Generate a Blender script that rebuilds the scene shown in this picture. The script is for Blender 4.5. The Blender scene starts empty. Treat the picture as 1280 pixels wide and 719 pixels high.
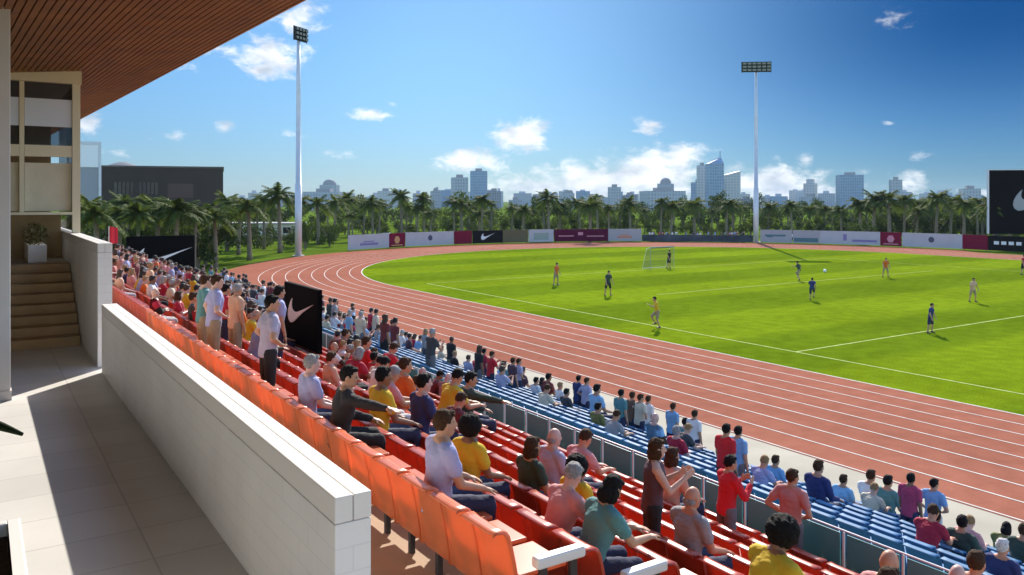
import bpy, bmesh, math, random
from math import sin, cos, tan, atan, atan2, radians as R, pi, hypot, sqrt
from mathutils import Vector, Matrix, noise as mnoise
random.seed(11)
sc = bpy.context.scene
COL = sc.collection

# ------------------------------------------------------------------ frame
# world: X across the stand towards the field, Y along the stand, Z up, field at z = 0
FOC = 1020.0; CX = 640.0; HY = 250.0
HEAD = atan(670.0 / 1020.0)
CAMZ = 7.0
SA, CA = sin(HEAD), cos(HEAD)
SUN_AZ = HEAD + R(9); SUN_EL = R(34)

def from_px(x, y=None, z=None, D=None):
    if D is None:
        D = FOC * (CAMZ - z) / (y - HY)
    lat = (x - CX) / FOC * D
    zz = CAMZ - (y - HY) / FOC * D if y is not None else (z or 0)
    if z is not None: zz = z
    return Vector((lat * CA + D * SA, -lat * SA + D * CA, zz))
def depth(p): return p[1] * CA + p[0] * SA
def to_px(p):
    D = depth(p); lat = -p[1] * SA + p[0] * CA
    return CX + FOC * lat / D, HY + FOC * (CAMZ - p[2]) / D
def u_at(x, v):                       # position along a line at offset v that shows at pixel column x
    D = FOC / CA * v / (x + 30.0)
    return (D - v * SA) / CA

# ------------------------------------------------------------------ tagging
def tag(o, label=None, cat=None, group=None, kind=None):
    if label: o['label'] = label
    if cat: o['category'] = cat
    if group: o['group'] = group
    if kind: o['kind'] = kind
    return o
def empty(name, loc=(0, 0, 0), rz=0.0, s=1.0):
    o = bpy.data.objects.new(name, None); COL.objects.link(o)
    o.location = loc; o.rotation_euler = (0, 0, rz); o.scale = (s, s, s); o.empty_display_size = .1
    return o
def link(name, me, parent=None, loc=(0, 0, 0), rz=0.0, color=None, s=None):
    o = bpy.data.objects.new(name, me); COL.objects.link(o)
    o.location = loc; o.rotation_euler = (0, 0, rz)
    if s: o.scale = (s, s, s) if not isinstance(s, tuple) else s
    if parent: o.parent = parent
    if color: o.color = (*color[:3], 1)
    return o
ORD = ("zeroth first second third fourth fifth sixth seventh eighth ninth tenth eleventh twelfth thirteenth fourteenth fifteenth sixteenth "
       "seventeenth eighteenth nineteenth twentieth").split()
TENS = {20: 'twenty', 30: 'thirty', 40: 'forty', 50: 'fifty', 60: 'sixty'}
def ordinal(n):
    if n <= 20: return ORD[n]
    t, r = n // 10 * 10, n % 10
    return (TENS[t] + '-' + ORD[r]) if r else TENS[t][:-1] + 'ieth'

# ------------------------------------------------------------------ mesh builder
class MB:
    def __init__(s): s.v = []; s.f = []; s.m = []
    def add(s, vs, fs, mi=0):
        b = len(s.v); s.v += [tuple(p) for p in vs]
        s.f += [tuple(i + b for i in f) for f in fs]; s.m += [mi] * len(fs)
    def box(s, x0, x1, y0, y1, z0, z1, mi=0, M=None):
        vs = [Vector((x, y, z)) for z in (z0, z1) for y in (y0, y1) for x in (x0, x1)]
        if M is not None: vs = [M @ p for p in vs]
        s.add(vs, [(0, 2, 3, 1), (4, 5, 7, 6), (0, 1, 5, 4), (2, 6, 7, 3), (0, 4, 6, 2), (1, 3, 7, 5)], mi)
    def tube(s, p0, p1, r0, r1=None, n=10, mi=0):
        s.path([p0, p1], [r0, r0 if r1 is None else r1], n, mi)
    def path(s, pts, rad, n=8, mi=0, cap=True):
        pts = [Vector(p) for p in pts]; rings = []; b = len(s.v)
        up = Vector((0, 0, 1))
        for i, p in enumerate(pts):
            d = (pts[min(i + 1, len(pts) - 1)] - pts[max(i - 1, 0)]).normalized()
            a = d.cross(up if abs(d.z) < .95 else Vector((1, 0, 0))).normalized(); c = d.cross(a)
            rings.append([p + (a * cos(2 * pi * k / n) + c * sin(2 * pi * k / n)) * rad[i] for k in range(n)])
        vs = [q for r in rings for q in r]; fs = []
        for i in range(len(pts) - 1):
            for k in range(n):
                fs.append((i * n + k, i * n + (k + 1) % n, (i + 1) * n + (k + 1) % n, (i + 1) * n + k))
        if cap:
            fs.append(tuple(range(n))[::-1]); fs.append(tuple((len(pts) - 1) * n + k for k in range(n)))
        s.add(vs, fs, mi)
    def ring_loft(s, rings, mi=0, cap=True):
        n = len(rings[0]); vs = [q for r in rings for q in r]; fs = []
        for i in range(len(rings) - 1):
            for k in range(n):
                fs.append((i * n + k, i * n + (k + 1) % n, (i + 1) * n + (k + 1) % n, (i + 1) * n + k))
        if cap:
            fs.append(tuple(range(n))[::-1]); fs.append(tuple((len(rings) - 1) * n + k for k in range(n)))
        s.add(vs, fs, mi)
    def ellipsoid(s, c, r, M=None, nu=14, nv=9, mi=0):
        c = Vector(c); vs = []; fs = []
        for j in range(nv + 1):
            t = pi * j / nv
            for i in range(nu):
                a = 2 * pi * i / nu
                p = Vector((r[0] * sin(t) * cos(a), r[1] * sin(t) * sin(a), r[2] * cos(t)))
                vs.append(c + (M @ p if M is not None else p))
        for j in range(nv):
            for i in range(nu):
                fs.append((j * nu + i, (j + 1) * nu + i, (j + 1) * nu + (i + 1) % nu, j * nu + (i + 1) % nu))
        s.add(vs, fs, mi)
    def capsule(s, p0, r0, p1, r1, n=10, mi=0):
        p0, p1 = Vector(p0), Vector(p1); d = p1 - p0
        L = d.length; d = d / L if L > 1e-6 else Vector((0, 0, 1))
        a = d.cross(Vector((0, 0, 1)) if abs(d.z) < .9 else Vector((1, 0, 0))).normalized(); c = d.cross(a)
        rings = []
        for j in (-1., -.7, -.35, 0.):
            rr = r0 * sqrt(max(0, 1 - j * j)) if j > -1 else r0 * .05
            rings.append([p0 + d * (j * r0) + (a * cos(2 * pi * k / n) + c * sin(2 * pi * k / n)) * rr for k in range(n)])
        for j in (0., .35, .7, 1.):
            rr = r1 * sqrt(max(0, 1 - j * j)) if j < 1 else r1 * .05
            rings.append([p1 + d * (j * r1) + (a * cos(2 * pi * k / n) + c * sin(2 * pi * k / n)) * rr for k in range(n)])
        s.ring_loft(rings, mi)
    def prism(s, pts, h0, h1, frame, mi=0):   # pts 2D polygon, frame maps (x, y, h)
        n = len(pts); vs = [frame(x, y, h) for h in (h0, h1) for x, y in pts]
        fs = [tuple(range(n))[::-1], tuple(range(n, 2 * n))] + [(i, (i + 1) % n, n + (i + 1) % n, n + i) for i in range(n)]
        s.add(vs, fs, mi)
    def mesh(s, name, mats=None, smooth=False, fixn=True):
        me = bpy.data.meshes.new(name); me.from_pydata(s.v, [], s.f)
        for m in (mats or []): me.materials.append(m)
        for p, i in zip(me.polygons, s.m): p.material_index = i; p.use_smooth = smooth
        if fixn:
            bm = bmesh.new(); bm.from_mesh(me); bmesh.ops.recalc_face_normals(bm, faces=bm.faces); bm.to_mesh(me); bm.free()
        me.update(); return me
    def build(s, name, mats=None, parent=None, smooth=False, fixn=True, **kw):
        mats = mats if isinstance(mats, (list, tuple)) else [mats]
        return link(name, s.mesh(name, mats, smooth, fixn), parent, **kw)

def bevelled(me, w=.01, seg=2, angle=35):
    bm = bmesh.new(); bm.from_mesh(me)
    bmesh.ops.remove_doubles(bm, verts=bm.verts, dist=1e-5)
    bm.normal_update()
    es = [e for e in bm.edges if len(e.link_faces) == 2 and e.calc_face_angle(0) > R(angle)]
    bmesh.ops.bevel(bm, geom=es, offset=w, segments=seg, affect='EDGES', profile=.5, clamp_overlap=True)
    bm.to_mesh(me); bm.free(); return me

def remeshed(mb, voxel, smooth=2, name='m', mats=None):
    me0 = mb.mesh('tmp'); ob = bpy.data.objects.new('tmp', me0); COL.objects.link(ob)
    md = ob.modifiers.new('r', 'REMESH'); md.mode = 'VOXEL'; md.voxel_size = voxel; md.use_smooth_shade = True
    if smooth:
        m2 = ob.modifiers.new('s', 'SMOOTH'); m2.iterations = smooth; m2.factor = .5
    dg = bpy.context.evaluated_depsgraph_get()
    me = bpy.data.meshes.new_from_object(ob.evaluated_get(dg)); me.name = name
    bpy.data.objects.remove(ob); bpy.data.meshes.remove(me0)
    me.materials.clear()
    for m in (mats or []): me.materials.append(m)
    for p in me.polygons: p.use_smooth = True
    return me

# ------------------------------------------------------------------ materials
def mat(name, col=(.5, .5, .5), rough=.6, metal=0.0, spec=.5, noise=None, bump=None, objcol=False, trans=0.0, coat=0.0):
    """noise = (scale, amount) multiplies the colour; bump = (scale, strength); trans = share of translucent light"""
    m = bpy.data.materials.new(name); m.use_nodes = True; nt = m.node_tree; N = nt.nodes; L = nt.links
    b = N['Principled BSDF']; out = N['Material Output']
    b.inputs['Base Color'].default_value = (*col, 1); b.inputs['Roughness'].default_value = rough
    b.inputs['Metallic'].default_value = metal; b.inputs['Specular IOR Level'].default_value = spec
    b.inputs['Coat Weight'].default_value = coat
    src = None
    if objcol:
        oi = N.new('ShaderNodeObjectInfo'); src = oi.outputs['Color']
    if noise:
        tc = N.new('ShaderNodeTexCoord'); nz = N.new('ShaderNodeTexNoise'); nz.inputs['Scale'].default_value = noise[0]
        nz.inputs['Detail'].default_value = 5; L.new(tc.outputs['Object'], nz.inputs['Vector'])
        mr = N.new('ShaderNodeMapRange'); L.new(nz.outputs['Fac'], mr.inputs['Value'])
        mr.inputs['From Min'].default_value = .3; mr.inputs['From Max'].default_value = .7
        mr.inputs['To Min'].default_value = 1 - noise[1]; mr.inputs['To Max'].default_value = 1 + noise[1]
        mx = N.new('ShaderNodeMix'); mx.data_type = 'RGBA'; mx.blend_type = 'MULTIPLY'; mx.inputs['Factor'].default_value = 1
        mx.inputs[6].default_value = (*col, 1)
        if src: L.new(src, mx.inputs[6])
        L.new(mr.outputs[0], mx.inputs[7]); src = mx.outputs[2]
    if src: L.new(src, b.inputs['Base Color'])
    if bump:
        tc2 = N.new('ShaderNodeTexCoord'); nb = N.new('ShaderNodeTexNoise'); nb.inputs['Scale'].default_value = bump[0]; nb.inputs['Detail'].default_value = 6
        L.new(tc2.outputs['Object'], nb.inputs['Vector'])
        bp = N.new('ShaderNodeBump'); bp.inputs['Strength'].default_value = bump[1]; bp.inputs['Distance'].default_value = .02
        L.new(nb.outputs['Fac'], bp.inputs['Height']); L.new(bp.outputs[0], b.inputs['Normal'])
    if trans > 0:
        t = N.new('ShaderNodeBsdfTranslucent'); t.inputs['Color'].default_value = (*col, 1)
        if src: L.new(src, t.inputs['Color'])
        ms = N.new('ShaderNodeMixShader'); ms.inputs[0].default_value = trans
        L.new(b.outputs[0], ms.inputs[1]); L.new(t.outputs[0], ms.inputs[2]); L.new(ms.outputs[0], out.inputs['Surface'])
    return m

def grid_mat(name, c1, c2, cm, bw, bh, mortar=.01, offset=0.0, axes='XY', rough=.6, noise_amt=.08, bump=.3, nscale=1.5):
    m = mat(name, c1, rough); nt = m.node_tree; N = nt.nodes; L = nt.links; b = N['Principled BSDF']
    tc = N.new('ShaderNodeTexCoord'); sp = N.new('ShaderNodeSeparateXYZ'); cb = N.new('ShaderNodeCombineXYZ')
    L.new(tc.outputs['Object'], sp.inputs[0]); L.new(sp.outputs[axes[0]], cb.inputs[0]); L.new(sp.outputs[axes[1]], cb.inputs[1])
    br = N.new('ShaderNodeTexBrick'); br.offset = offset; br.squash = 1; L.new(cb.outputs[0], br.inputs['Vector'])
    br.inputs['Scale'].default_value = 1; br.inputs['Brick Width'].default_value = bw; br.inputs['Row Height'].default_value = bh
    br.inputs['Mortar Size'].default_value = mortar; br.inputs['Mortar Smooth'].default_value = .2
    br.inputs['Color1'].default_value = (*c1, 1); br.inputs['Color2'].default_value = (*c2, 1); br.inputs['Mortar'].default_value = (*cm, 1)
    nz = N.new('ShaderNodeTexNoise'); nz.inputs['Scale'].default_value = nscale; nz.inputs['Detail'].default_value = 7; L.new(tc.outputs['Object'], nz.inputs['Vector'])
    mr = N.new('ShaderNodeMapRange'); L.new(nz.outputs['Fac'], mr.inputs['Value']); mr.inputs['From Min'].default_value = .3; mr.inputs['From Max'].default_value = .7
    mr.inputs['To Min'].default_value = 1 - noise_amt; mr.inputs['To Max'].default_value = 1 + noise_amt
    mx = N.new('ShaderNodeMix'); mx.data_type = 'RGBA'; mx.blend_type = 'MULTIPLY'; mx.inputs['Factor'].default_value = 1
    L.new(br.outputs['Color'], mx.inputs[6]); L.new(mr.outputs[0], mx.inputs[7]); L.new(mx.outputs[2], b.inputs['Base Color'])
    iv = N.new('ShaderNodeMath'); iv.operation = 'SUBTRACT'; iv.inputs[0].default_value = 1; L.new(br.outputs['Fac'], iv.inputs[1])
    bp = N.new('ShaderNodeBump'); bp.inputs['Strength'].default_value = bump; bp.inputs['Distance'].default_value = .01
    L.new(iv.outputs[0], bp.inputs['Height']); L.new(bp.outputs[0], b.inputs['Normal'])
    return m

M = {}
M['wall'] = grid_mat('white_painted_block', (.84, .83, .80), (.82, .81, .785), (.75, .74, .72), .30, .13, .004, .5, 'YZ', .55, .05, .14)
M['plaster'] = mat('cream_plaster', (.74, .70, .60), .7, noise=(1.2, .06), bump=(60, .1))
M['stone'] = mat('grey_pillar_paint', (.62, .59, .57), .6, noise=(1.5, .05))
M['cream_metal'] = mat('cream_frame_paint', (.80, .71, .50), .45)
M['tile'] = grid_mat('concourse_paving', (.60, .595, .575), (.55, .545, .53), (.44, .43, .42), 1.05, .62, .008, 0.0, 'XY', .55, .09, .25, .9)
M['concrete'] = mat('pale_concrete', (.45, .40, .34), .8, noise=(1.1, .12), bump=(40, .15))
M['apron'] = mat('apron_concrete', (.40, .365, .285), .95, spec=.1, noise=(.5, .12), bump=(25, .15))
M['tread'] = mat('tan_terrace_floor', (.34, .22, .13), .75, noise=(1.3, .1), bump=(40, .15))
M['stair'] = mat('brown_stair_stone', (.44, .30, .15), .6, noise=(3, .12))
M['soffit'] = mat('timber_slat', (.215, .086, .014), .55, noise=(2.2, .28))
M['soffit_gap'] = mat('dark_void', (.03, .018, .012), .9)
M['seat_red'] = mat('orange_red_seat_plastic', (.68, .075, .018), .30, spec=.6, objcol=True, noise=(4, .10), trans=.45, coat=.25)
M['seat_blue'] = mat('blue_seat_plastic', (.03, .15, .46), .55, spec=.25, objcol=True, noise=(4, .06), trans=.3)
M['white_plastic'] = mat('white_plastic', (.80, .78, .74), .4)
M['steel'] = mat('dark_steel', (.06, .06, .065), .45, .6)
M['galv'] = mat('galvanised_pole', (.62, .63, .65), .5, .25, noise=(2, .05))
M['black'] = mat('black_board_face', (.003, .003, .0035), .7, spec=.03)
M['mark'] = mat('white_mark', (.82, .80, .77), .5)
M['lamp'] = mat('lamp_glass', (.12, .12, .075), .15, .3)
M['lamp_body'] = mat('lamp_body', (.025, .027, .022), .5, .3)
M['skin'] = mat('skin', (.5, .3, .2), .5, objcol=True, noise=(9, .07))
M['eye'] = mat('eye_dark', (.03, .02, .02), .3)
M['lip'] = mat('lips', (.35, .12, .10), .45)
M['hair'] = mat('hair', (.03, .02, .015), .75, spec=.15, objcol=True, noise=(40, .35), bump=(120, .5))
M['cloth'] = mat('cloth', (.5, .5, .5), .88, objcol=True, noise=(6, .10), bump=(14, .35))
M['shoe'] = mat('shoe_leather', (.05, .045, .04), .5)
M['glass_green'] = None
M['trunk'] = mat('palm_trunk', (.20, .16, .11), .9, noise=(6, .3), bump=(20, .6))
M['planter_white'] = mat('white_planter', (.74, .72, .69), .4)
M['soil'] = mat('potting_soil', (.05, .035, .025), .95, noise=(20, .4))
M['carglass'] = mat('car_window_glass', (.015, .02, .025), .08)
M['tyre'] = mat('tyre_rubber', (.02, .02, .02), .8)
M['carpaint'] = mat('car_paint', (.5, .5, .5), .3, objcol=True, coat=.6)

def leaf_mat(name, c, c2, trans=.35):
    m = mat(name, c, .75, spec=.15, trans=trans); nt = m.node_tree; N = nt.nodes; L = nt.links
    oi = N.new('ShaderNodeObjectInfo'); geo = N.new('ShaderNodeNewGeometry')
    ad = N.new('ShaderNodeMath'); ad.operation = 'ADD'; L.new(oi.outputs['Random'], ad.inputs[0]); L.new(geo.outputs['Random Per Island'], ad.inputs[1])
    hf = N.new('ShaderNodeMath'); hf.operation = 'MULTIPLY'; hf.inputs[1].default_value = .5; L.new(ad.outputs[0], hf.inputs[0])
    mx = N.new('ShaderNodeMix'); mx.data_type = 'RGBA'; mx.inputs[6].default_value = (*c, 1); mx.inputs[7].default_value = (*c2, 1)
    L.new(hf.outputs[0], mx.inputs[0])
    L.new(mx.outputs[2], N['Principled BSDF'].inputs['Base Color'])
    for n in N:
        if n.type == 'BSDF_TRANSLUCENT': L.new(mx.outputs[2], n.inputs['Color'])
    return m
M['frond'] = leaf_mat('palm_frond', (.045, .075, .012), (.13, .165, .026))
M['bush'] = leaf_mat('bush_leaf', (.030, .055, .010), (.085, .115, .020))
M['plant'] = leaf_mat('planter_leaf', (.006, .014, .004), (.014, .028, .007), .05)
M['olive'] = leaf_mat('olive_leaf', (.13, .12, .045), (.22, .19, .08), .2)

def glass_mat(name, tint, alpha, rough=.06):
    m = bpy.data.materials.new(name); m.use_nodes = True; nt = m.node_tree; N = nt.nodes; L = nt.links
    b = N['Principled BSDF']; b.inputs['Base Color'].default_value = (*tint, 1); b.inputs['Roughness'].default_value = rough
    t = N.new('ShaderNodeBsdfTransparent'); t.inputs[0].default_value = (*[min(1, c * .6 + .45) for c in tint], 1)
    ms = N.new('ShaderNodeMixShader'); ms.inputs[0].default_value = alpha
    L.new(t.outputs[0], ms.inputs[1]); L.new(b.outputs[0], ms.inputs[2]); L.new(ms.outputs[0], N['Material Output'].inputs['Surface'])
    return m
M['glass_green'] = glass_mat('green_tinted_glass', (.12, .40, .42), .6, .4)
M['glass'] = glass_mat('window_glass', (.14, .16, .18), .16)

# grass of the pitch: mown bands along the field
def pitch_mat():
    m = mat('pitch_grass', (.14, .21, .02), .75, trans=.0); nt = m.node_tree; N = nt.nodes; L = nt.links; b = N['Principled BSDF']
    tc = N.new('ShaderNodeTexCoord'); sp = N.new('ShaderNodeSeparateXYZ'); L.new(tc.outputs['Object'], sp.inputs[0])
    mu = N.new('ShaderNodeMath'); mu.operation = 'MULTIPLY'; mu.inputs[1].default_value = 2 * pi / 14.0; L.new(sp.outputs['Y'], mu.inputs[0])
    sn = N.new('ShaderNodeMath'); sn.operation = 'SINE'; L.new(mu.outputs[0], sn.inputs[0])
    st = N.new('ShaderNodeMapRange'); st.interpolation_type = 'SMOOTHSTEP'; L.new(sn.outputs[0], st.inputs['Value'])
    st.inputs['From Min'].default_value = -.35; st.inputs['From Max'].default_value = .35
    mx = N.new('ShaderNodeMix'); mx.data_type = 'RGBA'; mx.inputs[6].default_value = (.104, .160, .007, 1); mx.inputs[7].default_value = (.146, .208, .008, 1)
    L.new(st.outputs[0], mx.inputs[0])
    prev = mx.outputs[2]
    for scl, amt, det in ((.09, .14, 4), (1.3, .16, 6), (14, .22, 3)):
        nz = N.new('ShaderNodeTexNoise'); nz.inputs['Scale'].default_value = scl; nz.inputs['Detail'].default_value = det; L.new(tc.outputs['Object'], nz.inputs['Vector'])
        mr = N.new('ShaderNodeMapRange'); L.new(nz.outputs['Fac'], mr.inputs['Value']); mr.inputs['From Min'].default_value = .3; mr.inputs['From Max'].default_value = .7
        mr.inputs['To Min'].default_value = 1 - amt; mr.inputs['To Max'].default_value = 1 + amt
        m2 = N.new('ShaderNodeMix'); m2.data_type = 'RGBA'; m2.blend_type = 'MULTIPLY'; m2.inputs[0].default_value = 1
        L.new(prev, m2.inputs[6]); L.new(mr.outputs[0], m2.inputs[7]); prev = m2.outputs[2]
    L.new(prev, b.inputs['Base Color'])
    nb = N.new('ShaderNodeTexNoise'); nb.inputs['Scale'].default_value = 30; L.new(tc.outputs['Object'], nb.inputs['Vector'])
    bp = N.new('ShaderNodeBump'); bp.inputs['Strength'].default_value = .5; bp.inputs['Distance'].default_value = .03; L.new(nb.outputs[0], bp.inputs['Height']); L.new(bp.outputs[0], b.inputs['Normal'])
    b.inputs['Specular IOR Level'].default_value = 0.0; b.inputs['Roughness'].default_value = 1
    return m
M['pitch'] = pitch_mat()
M['lawn'] = mat('lawn_ground', (.085, .135, .014), 1.0, spec=0, noise=(.08, .35), bump=(3, .3))
def track_mat():
    m = mat('running_track_rubber', (.31, .098, .052), 1.0, spec=0); nt = m.node_tree; N = nt.nodes; L = nt.links; b = N['Principled BSDF']
    tc = N.new('ShaderNodeTexCoord'); prev = None
    base = N.new('ShaderNodeRGB'); base.outputs[0].default_value = (.30, .115, .074, 1); prev = base.outputs[0]
    for scl, amt, det in ((.12, .10, 5), (1.6, .10, 6), (40, .16, 2)):
        nz = N.new('ShaderNodeTexNoise'); nz.inputs['Scale'].default_value = scl; nz.inputs['Detail'].default_value = det; L.new(tc.outputs['Object'], nz.inputs['Vector'])
        mr = N.new('ShaderNodeMapRange'); L.new(nz.outputs['Fac'], mr.inputs['Value']); mr.inputs['From Min'].default_value = .3; mr.inputs['From Max'].default_value = .7
        mr.inputs['To Min'].default_value = 1 - amt; mr.inputs['To Max'].default_value = 1 + amt
        m2 = N.new('ShaderNodeMix'); m2.data_type = 'RGBA'; m2.blend_type = 'MULTIPLY'; m2.inputs[0].default_value = 1
        L.new(prev, m2.inputs[6]); L.new(mr.outputs[0], m2.inputs[7]); prev = m2.outputs[2]
    L.new(prev, b.inputs['Base Color'])
    return m
M['track'] = track_mat()
M['line'] = mat('lane_paint', (.62, .57, .50), .9, spec=.1, noise=(3, .14))
M['pline'] = mat('pitch_paint', (.40, .46, .16), .95, spec=.0, noise=(2, .2))

# ------------------------------------------------------------------ camera, light, sky
cam = bpy.data.cameras.new('camera'); co = bpy.data.objects.new('camera', cam); COL.objects.link(co)
co.location = (0, 0, CAMZ); co.rotation_euler = (R(90), 0, -HEAD)
cam.sensor_width = 36; cam.lens = FOC / 1280 * 36; cam.shift_y = -(359.5 - HY) / 1280.0; cam.clip_end = 12000; cam.clip_start = .05
sc.camera = co
sl = bpy.data.lights.new('sun', 'SUN'); so = bpy.data.objects.new('sun', sl); COL.objects.link(so)
sl.energy = 3.5; sl.angle = R(.5); sl.color = (1, .92, .80)
sd = Vector((sin(SUN_AZ) * cos(SUN_EL), cos(SUN_AZ) * cos(SUN_EL), sin(SUN_EL)))
so.rotation_euler = sd.to_track_quat('Z', 'Y').to_euler(); so.location = (60, 60, 80)
sc.view_settings.view_transform = 'Standard'; sc.view_settings.look = 'None'
sc.view_settings.exposure = 1.12; sc.view_settings.gamma = 1; sc.view_settings.use_curve_mapping = False
sc.cycles.max_bounces = 7; sc.cycles.diffuse_bounces = 4; sc.cycles.glossy_bounces = 2; sc.cycles.transparent_max_bounces = 12
sc.cycles.transmission_bounces = 3; sc.cycles.volume_bounces = 0; sc.cycles.caustics_reflective = False; sc.cycles.caustics_refractive = False

def build_sky():
    w = bpy.data.worlds.new('World'); sc.world = w; w.use_nodes = True; nt = w.node_tree; N = nt.nodes; L = nt.links
    bg = N['Background']; bg.inputs[1].default_value = .15
    sky = N.new('ShaderNodeTexSky'); sky.sky_type = 'NISHITA'; sky.sun_disc = False
    sky.sun_elevation = SUN_EL; sky.sun_rotation = SUN_AZ; sky.air_density = 1.0; sky.dust_density = .6; sky.ozone_density = 2.0
    tc = N.new('ShaderNodeTexCoord'); sp = N.new('ShaderNodeSeparateXYZ'); L.new(tc.outputs['Generated'], sp.inputs[0])
    def math(op, a, b=None, c=None):
        n = N.new('ShaderNodeMath'); n.operation = op
        for i, q in enumerate((a, b, c)):
            if q is None: continue
            if isinstance(q, (int, float)): n.inputs[i].default_value = q
            else: L.new(q, n.inputs[i])
        return n.outputs[0]
    az = math('ARCTAN2', sp.outputs[0], sp.outputs[1]); el = math('ARCSINE', sp.outputs[2])
    cb = N.new('ShaderNodeCombineXYZ'); L.new(az, cb.inputs[0]); L.new(el, cb.inputs[1]); ae = cb.outputs[0]
    clouds = [(372, 22, 55, 30, .95), (338, 72, 62, 36, 1.15), (330, 86, 42, 22, 1), (285, 62, 40, 16, .62), (240, 84, 30, 12, .55), (112, 152, 26, 20, .9), (282, 158, 24, 13, .75), (220, 171, 22, 11, .7),
              (187, 174, 14, 7, .55), (463, 141, 46, 14, .82), (492, 131, 14, 8, .5), (358, 168, 28, 11, .5), (425, 193, 30, 10, .55), (652, 169, 52, 30, 1.2),
              (588, 201, 70, 24, .98), (640, 236, 90, 26, .8), (735, 228, 130, 38, 1.1), (690, 234, 80, 28, .95), (812, 218, 100, 44, 1.15), (846, 203, 62, 36, 1.1), (812, 157, 36, 16, .72), (798, 150, 20, 9, .5),
              (965, 232, 110, 38, 1.1), (1050, 240, 60, 18, .7), (1008, 202, 20, 14, .85), (1122, 22, 46, 17, .58), (1112, 155, 15, 8, .5), (1157, 196, 28, 9, .5), (1078, 214, 18, 12, .7),
              (1132, 229, 38, 22, .75), (1230, 242, 60, 14, .55), (140, 190, 40, 10, .45), (1400, 120, 90, 40, .8), (1550, 200, 160, 50, .9), (-200, 120, 120, 50, .9), (1800, 90, 120, 60, .8)]
    field = None
    for x, y, sx, sy, st in clouds:
        a0 = HEAD + atan((x - CX) / FOC); q = hypot(FOC, x - CX); e0 = atan((HY - y) / q)
        k = FOC / q
        sb = N.new('ShaderNodeVectorMath'); sb.operation = 'SUBTRACT'; L.new(ae, sb.inputs[0]); sb.inputs[1].default_value = (a0, e0, 0)
        ml = N.new('ShaderNodeVectorMath'); ml.operation = 'MULTIPLY'; L.new(sb.outputs[0], ml.inputs[0]); ml.inputs[1].default_value = (q / (sx * k), q / sy, 0)
        ln = N.new('ShaderNodeVectorMath'); ln.operation = 'LENGTH'; L.new(ml.outputs[0], ln.inputs[0])
        f = math('MULTIPLY_ADD', ln.outputs['Value'], -st, st)
        field = f if field is None else math('MAXIMUM', field, f)
    field = math('MAXIMUM', field, -1.0)
    mp = N.new('ShaderNodeVectorMath'); mp.operation = 'MULTIPLY'; L.new(ae, mp.inputs[0]); mp.inputs[1].default_value = (1, 1.7, 1)
    nz = N.new('ShaderNodeTexNoise'); nz.inputs['Scale'].default_value = 34; nz.inputs['Detail'].default_value = 9; nz.inputs['Roughness'].default_value = .62; nz.inputs['Distortion'].default_value = .3
    L.new(mp.outputs[0], nz.inputs['Vector'])
    nn = math('MULTIPLY_ADD', nz.outputs['Fac'], 2.0, -1.08)
    den = N.new('ShaderNodeMapRange'); den.interpolation_type = 'SMOOTHSTEP'; L.new(math('ADD', field, nn), den.inputs['Value'])
    den.inputs['From Min'].default_value = .10; den.inputs['From Max'].default_value = .85; den.inputs['To Max'].default_value = .94
    # clear-sky colour: deeper away from the horizon and to the right inside the view only
    tr = N.new('ShaderNodeMapRange'); L.new(az, tr.inputs['Value']); tr.interpolation_type = 'SMOOTHSTEP'
    tr.inputs['From Min'].default_value = HEAD - R(10); tr.inputs['From Max'].default_value = HEAD + R(31)
    te = N.new('ShaderNodeMapRange'); te.interpolation_type = 'SMOOTHSTEP'; L.new(el, te.inputs['Value']); te.inputs['From Min'].default_value = R(0); te.inputs['From Max'].default_value = R(11.5)
    t = math('MULTIPLY', tr.outputs[0], te.outputs[0])
    mxc = N.new('ShaderNodeMix'); mxc.data_type = 'RGBA'; pass
    lo = N.new('ShaderNodeMix'); lo.data_type = 'RGBA'; lo.inputs[6].default_value = (.105, .178, .285, 1); lo.inputs[7].default_value = (.036, .096, .195, 1); L.new(tr.outputs[0], lo.inputs[0])
    hg = N.new('ShaderNodeMix'); hg.data_type = 'RGBA'; hg.inputs[6].default_value = (.135, .232, .325, 1); hg.inputs[7].default_value = (.0, .034, .098, 1); L.new(tr.outputs[0], hg.inputs[0])
    L.new(te.outputs[0], mxc.inputs[0]); L.new(lo.outputs[2], mxc.inputs[6]); L.new(hg.outputs[2], mxc.inputs[7])
    hi_fill = N.new('ShaderNodeMapRange'); hi_fill.interpolation_type = 'SMOOTHSTEP'; L.new(el, hi_fill.inputs['Value']); hi_fill.inputs['From Min'].default_value = R(16); hi_fill.inputs['From Max'].default_value = R(30)
    back_fill = N.new('ShaderNodeMapRange'); back_fill.interpolation_type = 'SMOOTHSTEP'; L.new(math('ABSOLUTE', math('SUBTRACT', az, HEAD)), back_fill.inputs['Value']); back_fill.inputs['From Min'].default_value = R(42); back_fill.inputs['From Max'].default_value = R(62)
    mxh = N.new('ShaderNodeMix'); mxh.data_type = 'RGBA'; L.new(math('MAXIMUM', hi_fill.outputs[0], back_fill.outputs[0]), mxh.inputs[0]); L.new(mxc.outputs[2], mxh.inputs[6]); mxh.inputs[7].default_value = (.98, 1, 1.06, 1); mxc = mxh  # sky outside the view left brighter and bluer as added fill for shade
    mul = N.new('ShaderNodeMix'); mul.data_type = 'RGBA'; mul.blend_type = 'MULTIPLY'; mul.inputs[0].default_value = 1; L.new(sky.outputs[0], mul.inputs[6]); L.new(mxc.outputs[2], mul.inputs[7])
    n2 = N.new('ShaderNodeTexNoise'); n2.inputs['Scale'].default_value = 22; n2.inputs['Detail'].default_value = 6; L.new(mp.outputs[0], n2.inputs['Vector'])
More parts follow.
